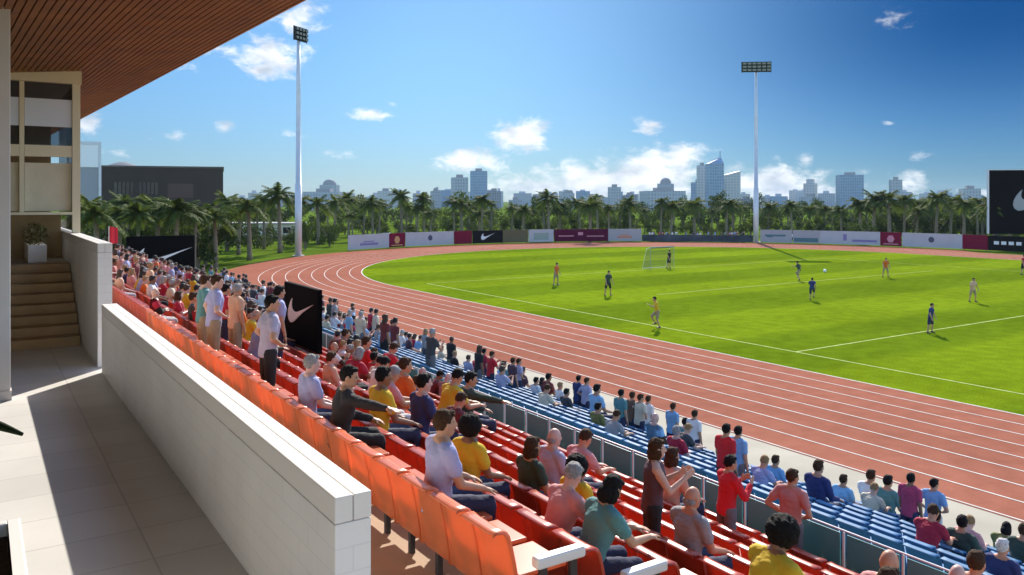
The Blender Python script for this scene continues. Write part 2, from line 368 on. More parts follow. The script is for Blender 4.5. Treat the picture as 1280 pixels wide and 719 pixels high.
    cr = N.new('ShaderNodeMix'); cr.data_type = 'RGBA'; cr.inputs[6].default_value = (1.9, 2.15, 2.5, 1); cr.inputs[7].default_value = (4.0, 4.0, 4.0, 1)
    s2 = N.new('ShaderNodeMapRange'); L.new(n2.outputs[0], s2.inputs['Value']); s2.inputs['From Min'].default_value = .32; s2.inputs['From Max'].default_value = .6; L.new(s2.outputs[0], cr.inputs[0])
    fin = N.new('ShaderNodeMix'); fin.data_type = 'RGBA'; L.new(den.outputs[0], fin.inputs[0]); L.new(mul.outputs[2], fin.inputs[6]); L.new(cr.outputs[2], fin.inputs[7])
    L.new(fin.outputs[2], bg.inputs[0])
build_sky()

# ------------------------------------------------------------------ ground, track, pitch
U0 = 60.0; RI = 36.5; VC = 28.4 + RI; UL = -24.4
def oval(d, n=72):
    """points of the oval at distance d outside the inner kerb: near straight, far bend, far straight, near bend"""
    r = RI + d; pts = []
    for i in range(25): pts.append((VC - r, UL + (U0 - UL) * i / 24))
    for i in range(1, n): a = pi * i / n; pts.append((VC - r * cos(a), U0 + r * sin(a)))
    for i in range(25): pts.append((VC + r, U0 - (U0 - UL) * i / 24))
    for i in range(1, n): a = pi * i / n; pts.append((VC + r * cos(a), UL - r * sin(a)))
    return pts
def sheet(name, outer, inner=None, z=0.0, m=None, label=None):
    mb = MB(); n = len(outer)
    if inner is None:
        cx = sum(p[0] for p in outer) / n; cy = sum(p[1] for p in outer) / n
        mb.add([(x, y, z) for x, y in outer] + [(cx, cy, z)], [(i, (i + 1) % n, n) for i in range(n)])
    else:
        mb.add([(x, y, z) for x, y in inner] + [(x, y, z) for x, y in outer], [(i, (i + 1) % n, n + (i + 1) % n, n + i) for i in range(n)])
    o = mb.build(name, m, fixn=False)
    if o.data.polygons[0].normal.z < 0: o.data.flip_normals()
    tag(o, kind='structure'); return o
def disc(r, n=96, c=(0, 0)): return [(c[0] + r * cos(2 * pi * i / n), c[1] + r * sin(2 * pi * i / n)) for i in range(n)]
sheet('ground', disc(2900), None, -.03, M['lawn'])
# outer boundary widens past the end of the stand
def outer_track():
    pi_, out = oval(9.4), []
    po = oval(13.4)
    for (a, b), (c, d) in zip(pi_, po):
        t = min(1, max(0, (b - 55) / 8.0)); t = t * t * (3 - 2 * t)
        out.append((a + (c - a) * t, b + (d - b) * t))
    return out
sheet('running_track', outer_track(), oval(0), 0.0, M['track'])
sheet('pitch', oval(0), None, .004, M['pitch'])
mb = MB()
for i in range(0, 9):
    d = 1.165 * i; w = .058 if i else .09
    a, b = oval(d - w / 2), oval(d + w / 2); n = len(a)
    mb.add([(x, y, .008) for x, y in a] + [(x, y, .008) for x, y in b], [(k, (k + 1) % n, n + (k + 1) % n, n + k) for k in range(n)])
o = mb.build('lane_lines', M['line'], fixn=False); tag(o, kind='structure')
if o.data.polygons[0].normal.z < 0: o.data.flip_normals()
mb = MB()
mb.add([(14.75, -24, -.006), (19.06, -24, -.006), (19.06, 66, -.006), (14.75, 66, -.006)], [(0, 1, 2, 3)])
o = mb.build('trackside_apron', M['apron'], fixn=False); tag(o, kind='structure')
# pitch markings
mb = MB()
def strip(p, q, w=.12, z=.012):
    p, q = Vector(p), Vector(q); d = (q - p).normalized(); s = Vector((-d.y, d.x)) * w / 2
    mb.add([(*(p + s), z), (*(p - s), z), (*(q - s), z), (*(q + s), z)], [(0, 1, 2, 3)])
V0, V1, G, H2 = 31.5, 85.2, 61.0, 24.2
VM = (V0 + V1) / 2
strip((V0, -14), (V0, G)); strip((V1, -14), (V1, G))
strip((V0 + .06, H2), (V1 - .06, H2)); strip((V0 + .06, G - .06), (V1 - .06, G - .06))
strip((42, 44.5), (79, 44.5))
def arcline(c, r, a0, a1, n=40, w=.12, z=.0125):
    vs = []; fs = []
    for i in range(n + 1):
        a = a0 + (a1 - a0) * i / n
        for q in (r - w / 2, r + w / 2): vs.append((c[0] + q * cos(a), c[1] + q * sin(a), z))
    for i in range(n): fs.append((2 * i, 2 * i + 1, 2 * i + 3, 2 * i + 2))
    mb.add(vs, fs)
o = mb.build('pitch_markings', M['pline'], fixn=False); tag(o, kind='structure')
bm_ = o.data
for p in bm_.polygons: pass

# ------------------------------------------------------------------ stand terraces
NR, NB = 8, 6
def red_row(k): return 3.0 + .8 * k, CAMZ - (3.06 + .30 * k)
def blue_row(j): return 10.2 + .8 * j, CAMZ - (5.30 + .26 * j)
UE = 58.0; UN = -6.0
def terrace():
    mb = MB()
    # profile in (v, z): steps from the parapet wall to the apron
    prof = [(1.742, 0.0), (1.742, red_row(0)[1])]
    for k in range(NR):
        v, z = red_row(k); nv = v + .80 - .18
        prof.append((nv if k < NR - 1 else 9.86, z))
        nz = red_row(k + 1)[1] if k < NR - 1 else blue_row(0)[1]
        prof.append((nv if k < NR - 1 else 9.86, nz))
    for j in range(NB):
        v, z = blue_row(j); nv = v + .62
        if j < NB - 1:
            prof.append((nv, z)); prof.append((nv, blue_row(j + 1)[1]))
        else:
            prof.append((14.75, z)); prof.append((14.75, 0.0))
    n = len(prof)
    vs = [(v, UN, z) for v, z in prof] + [(v, UE, z) for v, z in prof]
    fs = [(i, i + 1, n + i + 1, n + i) for i in range(n - 1)] + [tuple(range(n)), tuple(range(n, 2 * n))[::-1]]
    mb.add(vs, fs)
    me = mb.mesh('seating_terrace', [M['tread']])
    o = link('seating_terrace', me)
    tag(o, 'tan stepped concrete terrace carrying the red and blue rows of seats', 'terrace')
terrace()

# ------------------------------------------------------------------ concourse, walls, stairs, roof
FZ = CAMZ - 2.53
mb = MB(); mb.box(-3.6, 1.735, -8, 16.0, FZ - .25, FZ); o = mb.build('concourse_floor', M['tile']); tag(o, kind='structure')
mb = MB(); mb.box(-3.6, 1.53, 18.24, 58, FZ - .25, CAMZ - 1.23); o = mb.build('upper_deck', M['concrete']); tag(o, kind='structure')
_nt = M['wall'].node_tree; _tc = [n for n in _nt.nodes if n.type == 'TEX_COORD'][0]; _sp = [n for n in _nt.nodes if n.type == 'SEPXYZ'][0]; _cb = [n for n in _nt.nodes if n.type == 'COMBXYZ'][0]
_ad = _nt.nodes.new('ShaderNodeMath'); _ad.operation = 'ADD'; _nt.links.new(_sp.outputs['X'], _ad.inputs[0]); _nt.links.new(_sp.outputs['Y'], _ad.inputs[1]); _nt.links.new(_ad.outputs[0], _cb.inputs[0])
def wall(name, u0, u1, z0, z1, label):
    t = empty(name, (1.64, u0, z0))
    a = MB(); a.box(-.1, .1, 0, u1 - u0, 0, z1 - z0 - .14)
    me = bevelled(a.mesh('masonry', [M['wall']]), .006, 2); link('masonry', me, t)
    c = MB()
    for s in (-1, 1): c.box(s * .0515 - .0495, s * .0515 + .0495, -.002, u1 - u0 + .002, z1 - z0 - .137, z1 - z0)
    link('coping', bevelled(c.mesh('coping', [M['white_plastic']]), .006, 2), t)
    tag(t, label, 'wall'); return t
wall('parapet_wall', 4.0, 13.3, red_row(0)[1] - .3, CAMZ - 1.53, 'long low white block wall along the concourse, its bare end nearest the camera')
wall('stair_wall', 13.78, 58, red_row(0)[1] - .3, CAMZ - .66, 'taller cream wall beside the brown stairs, beyond the gap in the parapet')
# stairs
t = empty('staircase', (0, 16.0, FZ)); mb = MB()
for i in range(8):
    mb.box(-3.6, 1.525, .28 * i, 2.24, .1625 * i - (.25 if i == 0 else 0), .1625 * (i + 1))
link('steps', bevelled(mb.mesh('steps', [M['stair']]), .008, 1), t)
mb = MB()
for i in range(8):
    mb.box(-3.59, 1.52, .28 * i + .012, .28 * i + .06, .1625 * (i + 1) + .002, .1625 * (i + 1) + .006)
mb.build('nosing', mat('stair_nosing', (.2, .13, .075), .6), t)
tag(t, 'brown stone stairs climbing from the concourse between the pillar and the cream wall', 'stairs')
# pillar
t = empty('pillar', (.134, 12.35, FZ)); mb = MB(); mb.box(-.23, .23, -.25, .25, 0, 4.98)
link('shaft', bevelled(mb.mesh('shaft', [M['stone']]), .012, 2), t)
mb = MB(); mb.box(-.245, .245, -.265, .265, 0.001, .12); mb.build('plinth', M['stone'], t)
tag(t, 'pale grey square pillar at the left edge holding up the timber roof', 'pillar')
# back building of the concourse
t = empty('clubhouse', (-3.7, 0, FZ)); mb = MB(); mb.box(-.3, 0.09, -8, 58, -.6, 4.55); mb.build('wall', M['plaster'], t)
for i in range(9):
    mb = MB(); y = -6 + i * 3.0
    mb.box(.094, .13, y, y + .07, .1, 3.0); mb.box(.094, .13, y + 2.23, y + 2.3, .1, 3.0); mb.box(.094, .13, y + .072, y + 2.228, 2.93, 3.0); mb.box(.094, .13, y + .072, y + 2.228, .1, .17)
    w = mb.build('window', M['cream_metal'], t)
    mb = MB(); mb.box(.096, .105, y + .075, y + 2.225, .175, 2.925); mb.build('pane', M['carglass'], w)
tag(t, 'cream plastered back wall of the concourse with tall framed windows', 'building')

# glazed box above the stairs (faces the camera)
UB = 18.4
def zat(y, D=16.3): return CAMZ - (y - HY) / FOC * D
t = empty('glazed_lounge', (1.7, UB, CAMZ - 1.23)); Z0 = CAMZ - 1.23
def lb(name, v0, v1, u0, u1, z0, z1, m, par=None):
    mb = MB(); mb.box(v0 - 1.7, v1 - 1.7, u0 - UB, u1 - UB, z0 - Z0, z1 - Z0); return mb.build(name, m, par or t)
ztop, zb1 = zat(80), zat(106)
zd1, zd2 = zat(183), zat(197); zs = zat(265)
lb('header_beam', -3.5, 1.76, UB - .12, UB + .12, zb1, ztop, M['cream_metal'])
lb('corner_post', 1.60, 1.74, UB - .07, UB + .07, CAMZ - .655, zb1 - .003, M['cream_metal'])
lb('mullion', .70, .78, UB - .05, UB + .05, zs + .003, zb1 - .003, M['cream_metal'])
lb('mullion', -1.2, -1.1, UB - .05, UB + .05, zs + .003, zb1 - .003, M['cream_metal'])
lb('transom', .783, 1.597, UB - .05, UB + .05, zd2, zd1, M['cream_metal'])
lb('transom', -1.097, .697, UB - .05, UB + .05, zd2, zd1, M['cream_metal'])
lb('sill', -3.5, 1.597, UB - .08, UB + .08, zs - .05, zs, M['cream_metal'])
lb('pane', .784, 1.596, UB - .012, UB + .012, zd1 + .003, zb1 - .005, M['glass'])
lb('pane', -1.096, .696, UB - .012, UB + .012, zd1 + .003, zb1 - .005, M['glass'])
lb('blind', .79, 1.59, UB + .06, UB + .075, zs + .02, zd2 - .12, mat('cream_blind', (.72, .66, .50), .85, noise=(3, .05), bump=(30, .2)))
lb('blind', -1.09, .69, UB + .06, UB + .075, zs + .02, zd2 - .12, bpy.data.materials['cream_blind'])
lb('painted_sky_band', .786, 1.594, UB - .03, UB - .018, zat(160), zat(126), mat('painted_sky_tone', (.74, .79, .86), .5))  # added pale panel, sky showing in the glazing put into its colour
lb('painted_sky_band', -1.09, .69, UB - .03, UB - .018, zat(160), zat(126), bpy.data.materials['painted_sky_tone'])
lb('back_wall', -3.4, 1.5, UB + 4.0, UB + 4.15, CAMZ - 1.225, ztop, M['stair'])
lb('ceiling', -3.5, 1.70, UB + .125, UB + 3.99, zb1 + .06, zb1 + .16, M['plaster'])
lb('side_pane', 1.66, 1.685, UB + .09, UB + 3.9, CAMZ - .64, zb1 + .05, M['glass'])
lb('lower_panel', -3.5, 1.525, UB + 1.6, UB + 1.68, CAMZ - 1.225, zs - .06, M['stair'])
tag(t, 'glazed cream-framed lounge corner standing over the top of the stairs', 'lounge')
# planter with olive plants at the stair top
def leaf_blob(mb, c, r, n, size, seed, flat=1.0):
    rnd = random.Random(seed)
    for i in range(n):
        d = Vector((rnd.gauss(0, 1), rnd.gauss(0, 1), rnd.gauss(0, 1) * flat)).normalized()
        p = Vector(c) + Vector((d.x * r[0], d.y * r[1], d.z * r[2])) * (rnd.random() ** .45)
        a = Vector((rnd.gauss(0, 1), rnd.gauss(0, 1), rnd.gauss(0, 1))).normalized(); b = a.orthogonal().normalized()
        s = size * rnd.uniform(.6, 1.4)
        mb.add([p - a * s, p + b * s * .42, p + a * s, p - b * s * .42], [(0, 1, 2, 3)])
t = empty('planter', (1.0, 18.35, CAMZ - 1.225)); mb = MB(); mb.box(-.16, .16, 0, 1.5, 0, .34); link('trough', bevelled(mb.mesh('trough', [M['planter_white']]), .01, 2), t)
mb = MB()
for i in range(5): leaf_blob(mb, (0, .2 + i * .28, .52), (.22, .2, .24), 90, .045, i)
mb.build('foliage', M['olive'], t, fixn=False)
tag(t, 'white trough of olive-green plants at the top of the stairs', 'planter')

# roof
def roof():
    ang = R(2.75)
    t = empty('timber_roof', (0, 0, 0))
    base = lambda v: 9.40 + .11 * v - .03
    mb = MB()
    # slats run nearly along the stand, edge slightly skewed
    v = -4.6
    def pt(w, u, dz): # w measured at u = 11.2
        vv = w - (u - 11.2) * tan(ang); return (vv, u, base(vv) + dz)
    while v < 3.78:
        w0, w1 = v, v + .085
        vs = []
        for u in (-8, 8, 24, 40):
            for w, dz in ((w0, 0), (w1, 0), (w1, .05), (w0, .05)): vs.append(pt(w, u, dz))
        fs = []
        for i in range(3):
            for k in range(4): fs.append((4 * i + k, 4 * i + (k + 1) % 4, 4 * i + 4 + (k + 1) % 4, 4 * i + 4 + k))
        fs += [(0, 3, 2, 1), (12, 13, 14, 15)]
        mb.add(vs, fs); v += .105
    mb.build('slatted_soffit', M['soffit'], t)
    mb = MB()
    vs = [pt(w, u, dz) for u in (-8.02, 40.02) for w, dz in ((-4.7, .056), (3.80, .056), (3.80, .5), (-4.7, .9))]
    mb.add(vs, [(0, 1, 2, 3), (7, 6, 5, 4), (0, 4, 5, 1), (1, 5, 6, 2), (2, 6, 7, 3), (3, 7, 4, 0)])
    mb.build('roof_slab', M['soffit_gap'], t)
    mb = MB()
    vs = [pt(w, u, dz) for u in (-8.03, 40.03) for w, dz in ((3.803, -.01), (3.84, -.01), (3.84, .52), (3.803, .52))]
    mb.add(vs, [(0, 1, 2, 3), (7, 6, 5, 4), (0, 4, 5, 1), (1, 5, 6, 2), (2, 6, 7, 3), (3, 7, 4, 0)])
    mb.build('fascia', mat('edge_timber', (.42, .19, .07), .5, noise=(3, .15)), t)
    tag(t, 'overhanging roof with dark orange timber slats on its underside', 'roof')
roof()

# planter at the lower left with its dark leaf
t = empty('planter', (-.16, 4.4, FZ)); mb = MB()
mb.box(-.40, .40, -2.6, 1.75, 0.0, .05); mb.box(.33, .40, -2.6, 1.75, .05, .48); mb.box(-.40, -.33, -2.6, 1.75, .05, .48); mb.box(-.33, .33, 1.68, 1.75, .05, .48); mb.box(-.33, .33, -2.6, -2.53, .05, .48)
link('trough', bevelled(mb.mesh('trough', [M['planter_white']]), .012, 2), t)
mb = MB(); mb.box(-.325, .325, -2.525, 1.675, .055, .40); mb.build('soil', M['soil'], t)
mb = MB(); rnd = random.Random(5)
def blade(mb, p, d, L, w, droop, n=7):
    p = Vector(p); d = Vector(d).normalized(); s = d.cross(Vector((0, 0, 1))).normalized(); vs = []; fs = []
    for i in range(n + 1):
        tt = i / n; q = p + d * L * tt + Vector((0, 0, -droop * tt * tt)); ww = w * (sin(pi * min(1, tt * .92 + .08)) ** .7) + .002
        vs += [q - s * ww, q + Vector((0, 0, -.15 * ww)), q + s * ww]
    for i in range(n):
        fs += [(3 * i, 3 * i + 1, 3 * i + 4, 3 * i + 3), (3 * i + 1, 3 * i + 2, 3 * i + 5, 3 * i + 4)]
    mb.add(vs, fs)
lp = from_px(-70, 520, D=6.35); lq = from_px(28, 543, D=6.25); org = Vector(t.location)
dd = lq - lp
mb.path([lp - org + dd * (i / 8) + Vector((0, 0, .03 * sin(pi * i / 8))) for i in range(9)], [.012 + .030 * sin(pi * (.12 + .86 * i / 8)) for i in range(9)], 10)
for i in range(26):
    a = rnd.uniform(1.9, 4.4)
    blade(mb, (rnd.uniform(-.25, .0), rnd.uniform(.9, 1.5), .40), (cos(a), sin(a), rnd.uniform(.8, 1.8)), rnd.uniform(.35, .6), .035, rnd.uniform(.1, .3))
mb.build('foliage', M['plant'], t, smooth=True, fixn=False)
mb = MB(); mb.tube(lp - org + Vector((0, 0, .012)), (-.15, 1.3, .40), .008, .014, 8); mb.build('stem', M['plant'], t)
tag(t, 'white planter trough at the lower left corner with one dark leaf hanging out', 'planter')

# ------------------------------------------------------------------ seats
def seat_meshes(m):
    # local: x along the row (width), y forward (towards the field), z up from the tread
    W = .235
    prof = [(-.004, .19), (-.010, .30), (-.034, .45), (-.055, .56), (-.082, .68), (-.104, .755), (-.122, .784), (-.142, .798), (-.175, .803), (-.208, .799), (-.222, .786)]
    mb = MB(); cols = [(-1, .022), (-.93, .004), (-.6, .006), (0, 0), (.6, .006), (.93, .004), (1, .022)]
    th = .022; vs = []; n = len(cols)
    for sgn in (0, 1):
        for (y, z) in prof:
            for cx, fy in cols:
                rr = 1.0
                if z > .74: rr = 1 - (z - .74) * .5
                vs.append((cx * W * rr, y - fy * (1 if sgn else 1) * 1.2 + (th if sgn == 0 else 0) - (0.02 * (1 - cx * cx) if True else 0), z + (0.0 if abs(cx) < .95 else -.012)))
    fs = []; P = len(prof)
    for s in (0, 1):
        for i in range(P - 1):
            for k in range(n - 1):
                b = s * P * n; q = (b + i * n + k, b + i * n + k + 1, b + (i + 1) * n + k + 1, b + (i + 1) * n + k)
                fs.append(q if s else q[::-1])
    o = P * n
    for i in range(P - 1):
        fs.append((i * n, (i + 1) * n, o + (i + 1) * n, o + i * n)); fs.append((i * n + n - 1, o + i * n + n - 1, o + (i + 1) * n + n - 1, (i + 1) * n + n - 1))
    for k in range(n - 1):
        fs.append((k, o + k, o + k + 1, k + 1)); a = (P - 1) * n; fs.append((a + k, a + k + 1, o + a + k + 1, o + a + k))
    mb.add(vs, fs); back = mb.mesh('backrest', [m], smooth=True)
    bevelled(back, .005, 1, 60)
    for p in back.polygons: p.use_smooth = True
    mb = MB(); mb.box(-.215, .215, -.02, .40, .43, .465); pan = bevelled(mb.mesh('seat_pan', [m]), .014, 3)
    for v in pan.vertices:
        if v.co.z > .45 and abs(v.co.x) < .12: v.co.z -= .006
    mb = MB(); mb.box(-.025, .025, -.01, .035, .0, .425); mb.box(-.2, .2, -.008, .03, .385, .42); mb.box(-.03, .03, .05, .32, .40, .428)
    br = mb.mesh('bracket', [M['steel']])
    # far version in one mesh
    mb = MB(); far = [0, 4, 6, 9]
    mb.add([(sx * W * .93, prof[i][0] + dy, prof[i][1]) for dy in (0, .02) for i in far for sx in (-1, 1)],
           [(0, 1, 3, 2), (2, 3, 5, 4), (4, 5, 7, 6), (8, 10, 11, 9), (10, 12, 13, 11), (12, 14, 15, 13), (6, 7, 15, 14), (0, 2, 10, 8), (2, 4, 12, 10), (4, 6, 14, 12), (1, 9, 11, 3), (3, 11, 13, 5), (5, 13, 15, 7)])
    mb.box(-.215, .215, .0, .40, .43, .465); mb.box(-.03, .03, -.01, .03, 0, .43, 1)
    one = mb.mesh('stadium_seat', [m, M['steel']])
    return back, pan, br, one, mb
SEAT = {'red': seat_meshes(M['seat_red']), 'blue': seat_meshes(M['seat_blue'])}
REDN = ['top red row beside the white wall', 'second red row', 'third red row', 'fourth red row', 'fifth red row', 'sixth red row', 'seventh red row', 'lowest red row above the glass']
BLUEN = ['rearmost blue row below the glass', 'second blue row', 'third blue row', 'fourth blue row', 'fifth blue row', 'front blue row by the track']
OCC = {}      # (colour, row, index) -> person words
U_START = 4.65
def seat_color(col, k, i):
    rnd = random.Random(hash((col == 'red', k, i)) & 0xffff); f = rnd.uniform(.86, 1.1)
    if col == 'red':
        c = (.80, .25, .10) if k == 0 else (.64, .115, .062)
    else: c = (.11, .28, .50)
    return tuple(q * f for q in c)
def place_seats(col):
    rows = [(k, *red_row(k)) for k in range(NR)] if col == 'red' else [(j, *blue_row(j)) for j in range(NB)]
    allp = []
    for k, v, z in rows:
        n = int((UE - .6 - U_START) / .5)
        for i in range(n):
            u = U_START + .25 + .5 * i
            px = to_px((v, u, z + .8))
            if px[1] > 760 or px[0] > 1320: continue
            allp.append((depth((v, u, z)), k, i, v, u, z))
    allp.sort(); near, rest = allp[:NEARN[col]], allp[NEARN[col]:]
    firsts = {}
    for D, k, i, v, u, z in near: firsts[k] = min(firsts.get(k, 999), i)
    back, pan, br, one, lowmb = SEAT[col]
    lim = 17.0 if col == 'red' else 19.0
    hues = 'orange-red' if col == 'red' else 'blue'
    for D, k, i, v, u, z in near:
        rn = (REDN if col == 'red' else BLUEN)[k]; nth = i - firsts[k] + 1
        who = OCC.get((col, k, i))
        if who: lab = '%s plastic seat under %s' % (hues, who)
        else: lab = '%s plastic seat, %s from the near end of the %s' % (hues, ordinal(nth), rn)
        c = seat_color(col, k, i)
        nm = 'stadium_seat'
        if D < lim:
            t = empty(nm, (v + .15, u, z), -pi / 2)
            link('backrest', back, t, color=c); link('seat_pan', pan, t, color=c); link('bracket', br, t)
        else:
            t = link(nm, one, None, (v + .15, u, z), -pi / 2, color=c)
        words_ = lab.split()
        if len(words_) > 16: lab = ' '.join(words_[:16])
        tag(t, lab, 'seat', 'orange-red seats of the upper stand' if col == 'red' else 'blue seats of the lower stand')
    mb = MB()
    for D, k, i, v, u, z in rest:
        mb.add([(v + .15 + y, u - x, z + zz) for x, y, zz in lowmb.v], lowmb.f)
    if rest:
        mb.m = [q for _ in rest for q in lowmb.m]
        o = mb.build('far_seats', [M['seat_red' if col == 'red' else 'seat_blue'], M['steel']], color=seat_color(col, 3, 3), fixn=False)
        tag(o, 'far %s seats receding to the end of the stand' % hues, 'seats', None, 'stuff')

# end armrests of the two top rows
for k, words_ in ((0, 'topmost'), (1, 'second')):
    v, z = red_row(k); t = empty('end_armrest', (v + .15, U_START - .03, z))
    mb = MB(); mb.box(.06, .48, -.06, .03, .52, .60); link('pad', bevelled(mb.mesh('pad', [M['white_plastic']]), .02, 3), t)
    mb = MB(); mb.box(.10, .16, -.03, .0, 0, .517); mb.box(.36, .42, -.03, .0, 0, .517); mb.build('leg', M['steel'], t)
    tag(t, 'white armrest pad closing the near end of the %s red row' % words_, 'armrest', 'white armrests at the row ends')

# glass balustrade between red and blue seats
t = empty('glass_balustrade', (9.30, 4.0, red_row(7)[1])); L_ = 53.0; npan = 66; pw = L_ / npan
for i in range(npan):
    mb = MB(); mb.box(-.008, .008, i * pw + .05, (i + 1) * pw - .05, .08, .88); mb.build('glass_panel', M['glass_green'], t)
pm = MB(); pm.box(-.016, .016, -.013, .013, .0, .90); pmesh = bevelled(pm.mesh('post', [M['white_plastic']]), .006, 1)
for i in range(npan + 1): link('post', pmesh, t, (0, i * pw, 0))
mb = MB(); mb.tube((0, 0, .918), (0, L_, .912), .013, n=10); mb.build('handrail', M['galv'], t)
tag(t, 'green glass balustrade with white posts between the red and blue seats', 'balustrade')

# ------------------------------------------------------------------ signs with the tick mark
SW = [(1.0, .62), (.80, .50), (.60, .37), (.42, .23), (.30, .13), (.20, .07), (.12, .06), (.05, .12), (.025, .22), (.04, .34), (.09, .47), (.155, .58), (.20, .63),
      (.18, .53), (.175, .45), (.20, .38), (.26, .34), (.34, .335), (.45, .37), (.60, .435), (.80, .53)]
def swoosh(name, parent, frame, w, h, cx, cy, m=None, depth_=.02):
    mb = MB(); pts = [((x - .5) * w + cx, (y - .345) * h + cy) for x, y in SW]
    mb.prism(pts, .002, depth_, frame); return mb.build(name, m or M['mark'], parent)
# black board in the stand, parallel to the rows (faces the concourse)
vS = 7.05; zt = CAMZ - .262 * vS / CA; zb = CAMZ - .453 * vS / CA
uf, un = u_at(358, vS), u_at(400, vS); zS = red_row(5)[1]
t = empty('tick_board', (vS, (uf + un) / 2, zS)); hw = (uf - un) / 2
mb = MB(); mb.box(-.06, .06, -hw, hw, zb - zS, zt - zS); link('panel', bevelled(mb.mesh('panel', [M['black']]), .01, 2), t)
swoosh('tick_mark', t, lambda x, y, h: (-.06 - h, -x, y), hw * 1.55, 1.15, .02, (zb + zt) / 2 - zS + .1)
mb = MB(); mb.box(-.09, .09, -hw * .75, hw * .75, zb - zS - .10, zb - zS - .003); mb.build('foot_rail', M['white_plastic'], t)
for s in (-1, 1):
    mb = MB(); mb.box(-.04, .04, s * hw * .6 - .04, s * hw * .6 + .04, -.3, zb - zS - .102); mb.build('leg', M['steel'], t)
tag(t, 'upright black board with a white tick mark standing among the red seats', 'sign')
# far black billboard past the end of the stand
p0 = Vector((8.5, 60.5, 0)); p1 = Vector((12.9, 60.5, 0)); t = empty('tick_billboard', ((p0.x + p1.x) / 2, 60.5, -.03))
mb = MB(); mb.box(-2.2, 2.2, -.08, .08, 1.2, 4.55); mb.build('panel', M['black'], t)
swoosh('tick_mark', t, lambda x, y, h: (x, -.08 - h, y), 3.9, 2.6, .1, 3.0)
for s in (-1, 1):
    mb = MB(); mb.box(s * 1.7 - .1, s * 1.7 + .1, -.07, .07, 0, 1.197); mb.build('post', M['steel'], t)
tag(t, 'wide black billboard with a white tick mark beyond the far end of the stand', 'billboard')
# small red flag beyond the stair wall
t = empty('flag', (3.2, 26.0, red_row(0)[1])); mb = MB(); mb.tube((0, 0, 0), (0, 0, 2.30), .012); mb.build('pole', M['galv'], t)
mb = MB(); n = 8; vs = []; fs = []
for i in range(n + 1):
    x = .24 * i / n; yy = .03 * sin(i * 1.1)
    vs += [(x * CA + .016, yy - x * SA, 1.78 + .04 * i / n), (x * CA + .016, yy - x * SA, 2.30 - .05 * i / n)]
for i in range(n): fs.append((2 * i, 2 * i + 2, 2 * i + 3, 2 * i + 1))
mb.add(vs, fs); mb.build('cloth', mat('red_flag_cloth', (.55, .02, .05), .8), t, smooth=True, fixn=False)
tag(t, 'small red flag showing just past the end of the cream stair wall', 'flag')

